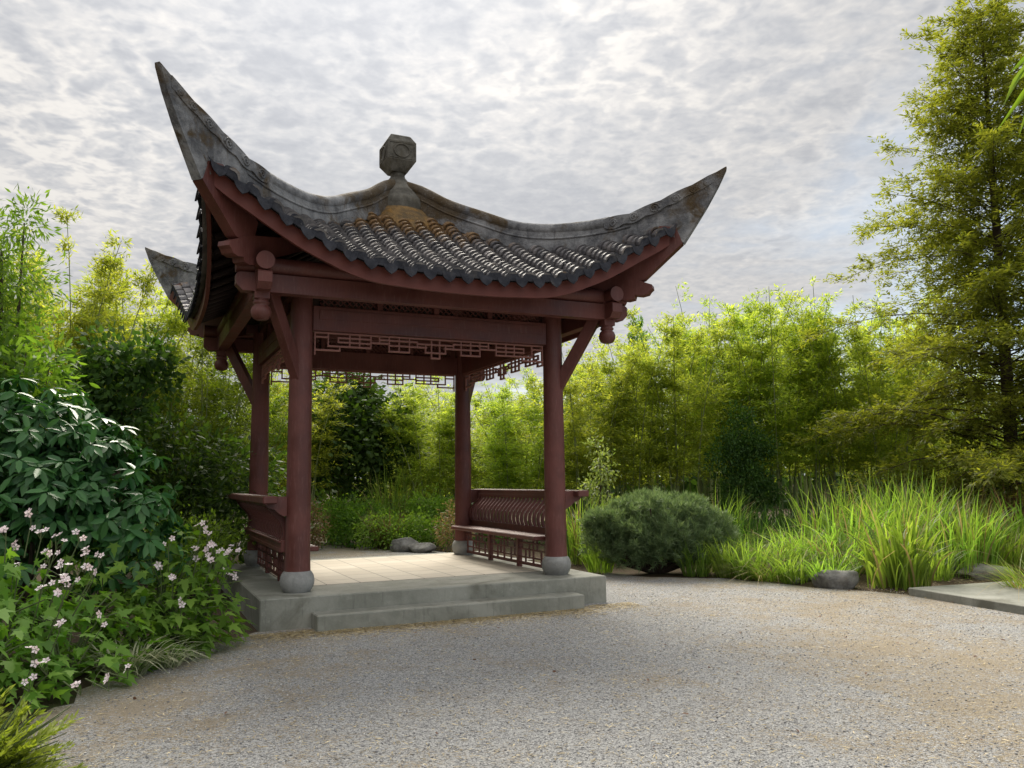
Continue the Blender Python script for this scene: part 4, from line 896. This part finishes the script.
for i, (px, py, s_, rz, lab) in enumerate(((846, 590, (.36, .27, .19), -.35, 'largest grey boulder at the gravel edge by the irises'), (808, 581, (.20, .16, .12), .4, 'small grey rock left of the largest boulder'), (796, 584, (.12, .10, .07), .9, 'pale fist sized stone at the gravel edge'),
                                      (955, 574, (.26, .22, .36), .2, 'upright grey rock among grass behind the slab'), (993, 580, (.42, .22, .16), -.3, 'flat grey rock just behind the slab'), (752, 574, (.14, .12, .09), .2, 'dark little stone beside the sedge'))):
    d = ray(px, py); t = -EYE/d.z; rock(90+i, s_, lab, (d.x*t, d.y*t+s_[1], s_[2]*.45), rz)
mb = MB(); e1 = Vector((.495, -1.5, 0)).normalized(); ang = math.atan2(e1.y, e1.x)
mb.box((1.6, 2.4, .045), (3.2, 4.8, .11), bev=.008)
sl = mb.build('concrete_slab', CONC); sl.location = (5.23, 11.13, 0); sl.rotation_euler = (0, 0, ang); tag(sl, 'flat concrete slab bridging from the gravel at the right edge', 'slab')

# ------------------------------------------------------------------ planting seen through the pavilion
t = blob_tree('fern_bush', 101, 1.2, [(0, 0, .8, .5), (.5, -.2, .65, .5), (-.5, -.1, .7, .5), (.1, -.4, .4, .45), (.9, 0, .4, .4)], 5000, LF_MID, (.06, .12), .4, .02)
place(t, X_at(350, 20.6), 20.6); tag(t, 'feathery bright green bush right of the front left column', 'bush')
t = blob_tree('fern_bush', 102, .9, [(0, 0, .5, .45), (.6, 0, .45, .42), (-.5, -.1, .4, .4), (1.1, 0, .4, .4), (.3, -.3, .25, .4)], 4500, LF_LIME, (.05, .11), .4, .02)
place(t, X_at(392, 19.6), 19.6); tag(t, 'low lime green cover just behind the flat topped rock', 'bush')
t = blob_tree('perennial_bush', 103, 1.3, [(0, 0, .9, .45), (.4, 0, .8, .45), (.2, -.2, .4, .45), (.8, .1, .6, .4)], 3600, LF_LIME, (.07, .13), .35, .02)
place(t, X_at(425, 21), 21); tag(t, 'tall pale perennial left of the rear right column', 'bush')
for kind, px, yt, Y, ws, lab in (('tall', 392, 458, 21.5, 1.1, 'grass fountain in the middle of the view through the pavilion'), ('russet', 388, 506, 19.9, 1.2, 'russet dwarf plant at the foot of the grass fountain'), ('sedge', 338, 462, 22, 1.3, 'pale plumed grass in front of the dark maple')): grass(kind, px, 0, yt, lab, Y=Y, ws=ws)
for px, Y, sd, lab in ((314, 19.4, 107, 'tan seeding plant touching the front left column'), (452, 18.4, 108, 'tan seeding plant beside the rear right column')):
    t = blob_tree('seeding_plant', sd, 1.1, [(0, 0, .85, .26), (.15, 0, .6, .28), (-.15, 0, .55, .28), (0, 0, .3, .25)], 1500, LF_TAN, (.05, .10), .3, .012, up=.1); place(t, X_at(px, Y), Y); tag(t, lab, 'plant')
rock(104, (.36, .24, .26), 'pointed brown grey rock behind the pavilion floor', (X_at(405, 18.9), 18.9, .12), -.2)
rock(105, (.34, .2, .15), 'low long rock leaning on the pointed rock', (X_at(422, 18.6), 18.6, .08), -.25)
t = blob_tree('speckled_shrub', 106, 2.7, [(0, 0, 2.3, .28), (.1, 0, 1.9, .38), (-.1, 0, 1.4, .42), (.15, 0, .9, .45), (0, -.1, .5, .4)], 1500, LF_SPECK, (.07, .12), .5, .03)
place(t, X_at(596, 17), 17, 0, .75, .95); tag(t, 'upright pale speckled shrub left above the mugo pine', 'shrub')

# ------------------------------------------------------------------ overhanging bamboo at the top right
def overhang():
    rng = np.random.default_rng(111); root = empty('leaning_bamboo', (2.75, 3.1, 0)); mb = MB()
    mb.tube([(1.25, .35, 0), (1.15, .32, 1.3), (.75, .2, 2.5), (.2, .05, 3.15), (-.16, 0, 3.3), (-.42, 0, 3.36)], [.02, .018, .015, .011, .008, .004], 8); mb.tube([(1.45, .5, 0), (1.5, .5, 1.6), (1.3, .4, 3.1), (.9, .3, 3.9)], [.02, .018, .012, .005], 8); mb.tube([(1.35, .15, 0), (1.6, .1, 1.7), (1.9, 0, 3.2)], [.018, .015, .006], 8)
    A = np.array(at(1052, 40, 3.1))-np.array([2.75, 3.1, 0]); mb.tube([(-.16, 0, 3.3), tuple((A+np.array([-.16, 0, 3.3]))/2+np.array([0, 0, .08])), tuple(A)], [.006, .004, .003], 5)
    mb.build('culm', CULM, root)
    tips = [(1000, 97), (1003, 124), (1016, 84), (1020, 128), (1036, 118), (1048, 140), (1010, 70), (1060, 120)]; P = []; D = []
    for px, py in tips:
        e = np.array(at(px, py, 3.1+rng.uniform(-.06, .06)))-np.array([2.75, 3.1, 0]); b = A+rng.normal(0, .02, 3); P.append(b); D.append(e-b)
    P, D = np.array(P), np.array(D); S = np.linalg.norm(D, axis=1)
    v, f = stamp(*FOLDED, P, D, rng.normal(0, .3, P.shape)+np.array([.3, -.6, .6]), S, .028)
    k = 420; P2 = np.stack([rng.uniform(.15, 2.0, k), rng.uniform(-.25, .6, k), rng.uniform(1.6, 3.9, k)], 1); D2 = rng.normal(0, .6, P2.shape); D2[:, 2] -= .7; D2[:, 0] += .4
    v2, f2 = stamp(*FOLDED, P2, D2, rng.normal(0, .5, P2.shape)+np.array([0, 0, 1]), rng.uniform(.14, .2, len(P2)), .026)
    np_mesh('foliage', *cat_geo([(v, f), (v2, f2)]), LF_LIME, root); tag(root, 'long yellow green leaves hanging in at the top right corner', 'bamboo')
overhang()

# ------------------------------------------------------------------ litter on the gravel
rng = np.random.default_rng(121)
def in_yard(x, y): return (x > -3.2+.02*y) & (x < 7) & ~((y > 8.9+(x+2.75)*.46) & (y > 8.9)) | ((x > 1.4) & (x < 4) & (y < 13) & (y > 10))
n = 22000; x = rng.uniform(-3.4, 7, n); y = 3.6+9.2*rng.uniform(0, 1, n)**1.3; ok = in_yard(x, y); x, y = x[ok], y[ok]
foot = rng.uniform(-2.3, 2.4, 11000); fx, fy = world_xy(foot, -2.36-np.abs(rng.normal(0, .24, 11000))-.14*(np.abs(foot) < 1.66)); x, y = np.r_[x, fx], np.r_[y, fy]; n = len(x)
P = np.stack([x, y, rng.uniform(.004, .014, n)], 1); a = rng.uniform(0, 6.28, n); D = np.stack([np.cos(a), np.sin(a), rng.normal(0, .08, n)], 1)
v, f = stamp(*DIAMOND, P, D, rng.normal(0, .3, (n, 3))+np.array([0, 0, 1]), rng.uniform(.02, .07, n), rng.uniform(.003, .008, n))
tag(np_mesh('straw_litter', v, f, STRAW), kind='stuff')
n = 14000; x = rng.uniform(-3.2, 6.5, n); y = 3.8+8*rng.uniform(0, 1, n)**1.4; ok = in_yard(x, y); x, y = x[ok], y[ok]; n = len(x)
oct_v = np.array([(1, 0, 0), (-1, 0, 0), (0, 1, 0), (0, -1, 0), (0, 0, .6), (0, 0, -.6)])*.5; oct_f = [(0, 2, 4), (2, 1, 4), (1, 3, 4), (3, 0, 4), (2, 0, 5), (1, 2, 5), (3, 1, 5), (0, 3, 5)]
a = rng.uniform(0, 6.28, n); S = rng.uniform(.008, .022, n)
v, f = stamp(oct_v, oct_f, np.stack([x, y, S*.15], 1), np.stack([np.cos(a), np.sin(a), rng.normal(0, .2, n)], 1), rng.normal(0, .3, (n, 3))+np.array([0, 0, 1]), S)
PEB, tp_ = new_mat('pebble'); rp = tp_.n('ShaderNodeNewGeometry').outputs['Random Per Island']
finish(tp_, tp_.n('ShaderNodeBsdfPrincipled', {'Base Color': tp_.ramp(rp, [(0, (.16, .16, .165)), (.6, (.36, .35, .34)), (1, (.62, .60, .57))]), 'Roughness': .85}))
tag(np_mesh('loose_pebbles', v, f, PEB), kind='stuff')
n = 130; x = rng.uniform(-3, 6, n); y = 4.2+7.5*rng.uniform(0, 1, n)**1.2; ok = in_yard(x, y); x, y = x[ok], y[ok]; n = len(x); a = rng.uniform(0, 6.28, n); S = rng.uniform(.02, .055, n)
v, f = stamp(*FOLDED, np.stack([x, y, np.full(n, .012)], 1), np.stack([np.cos(a), np.sin(a), rng.uniform(0, .3, n)], 1), rng.normal(0, .35, (n, 3))+np.array([0, 0, 1]), S, S*.45)
tag(np_mesh('fallen_leaves', v, f, LF_RUST), kind='stuff')
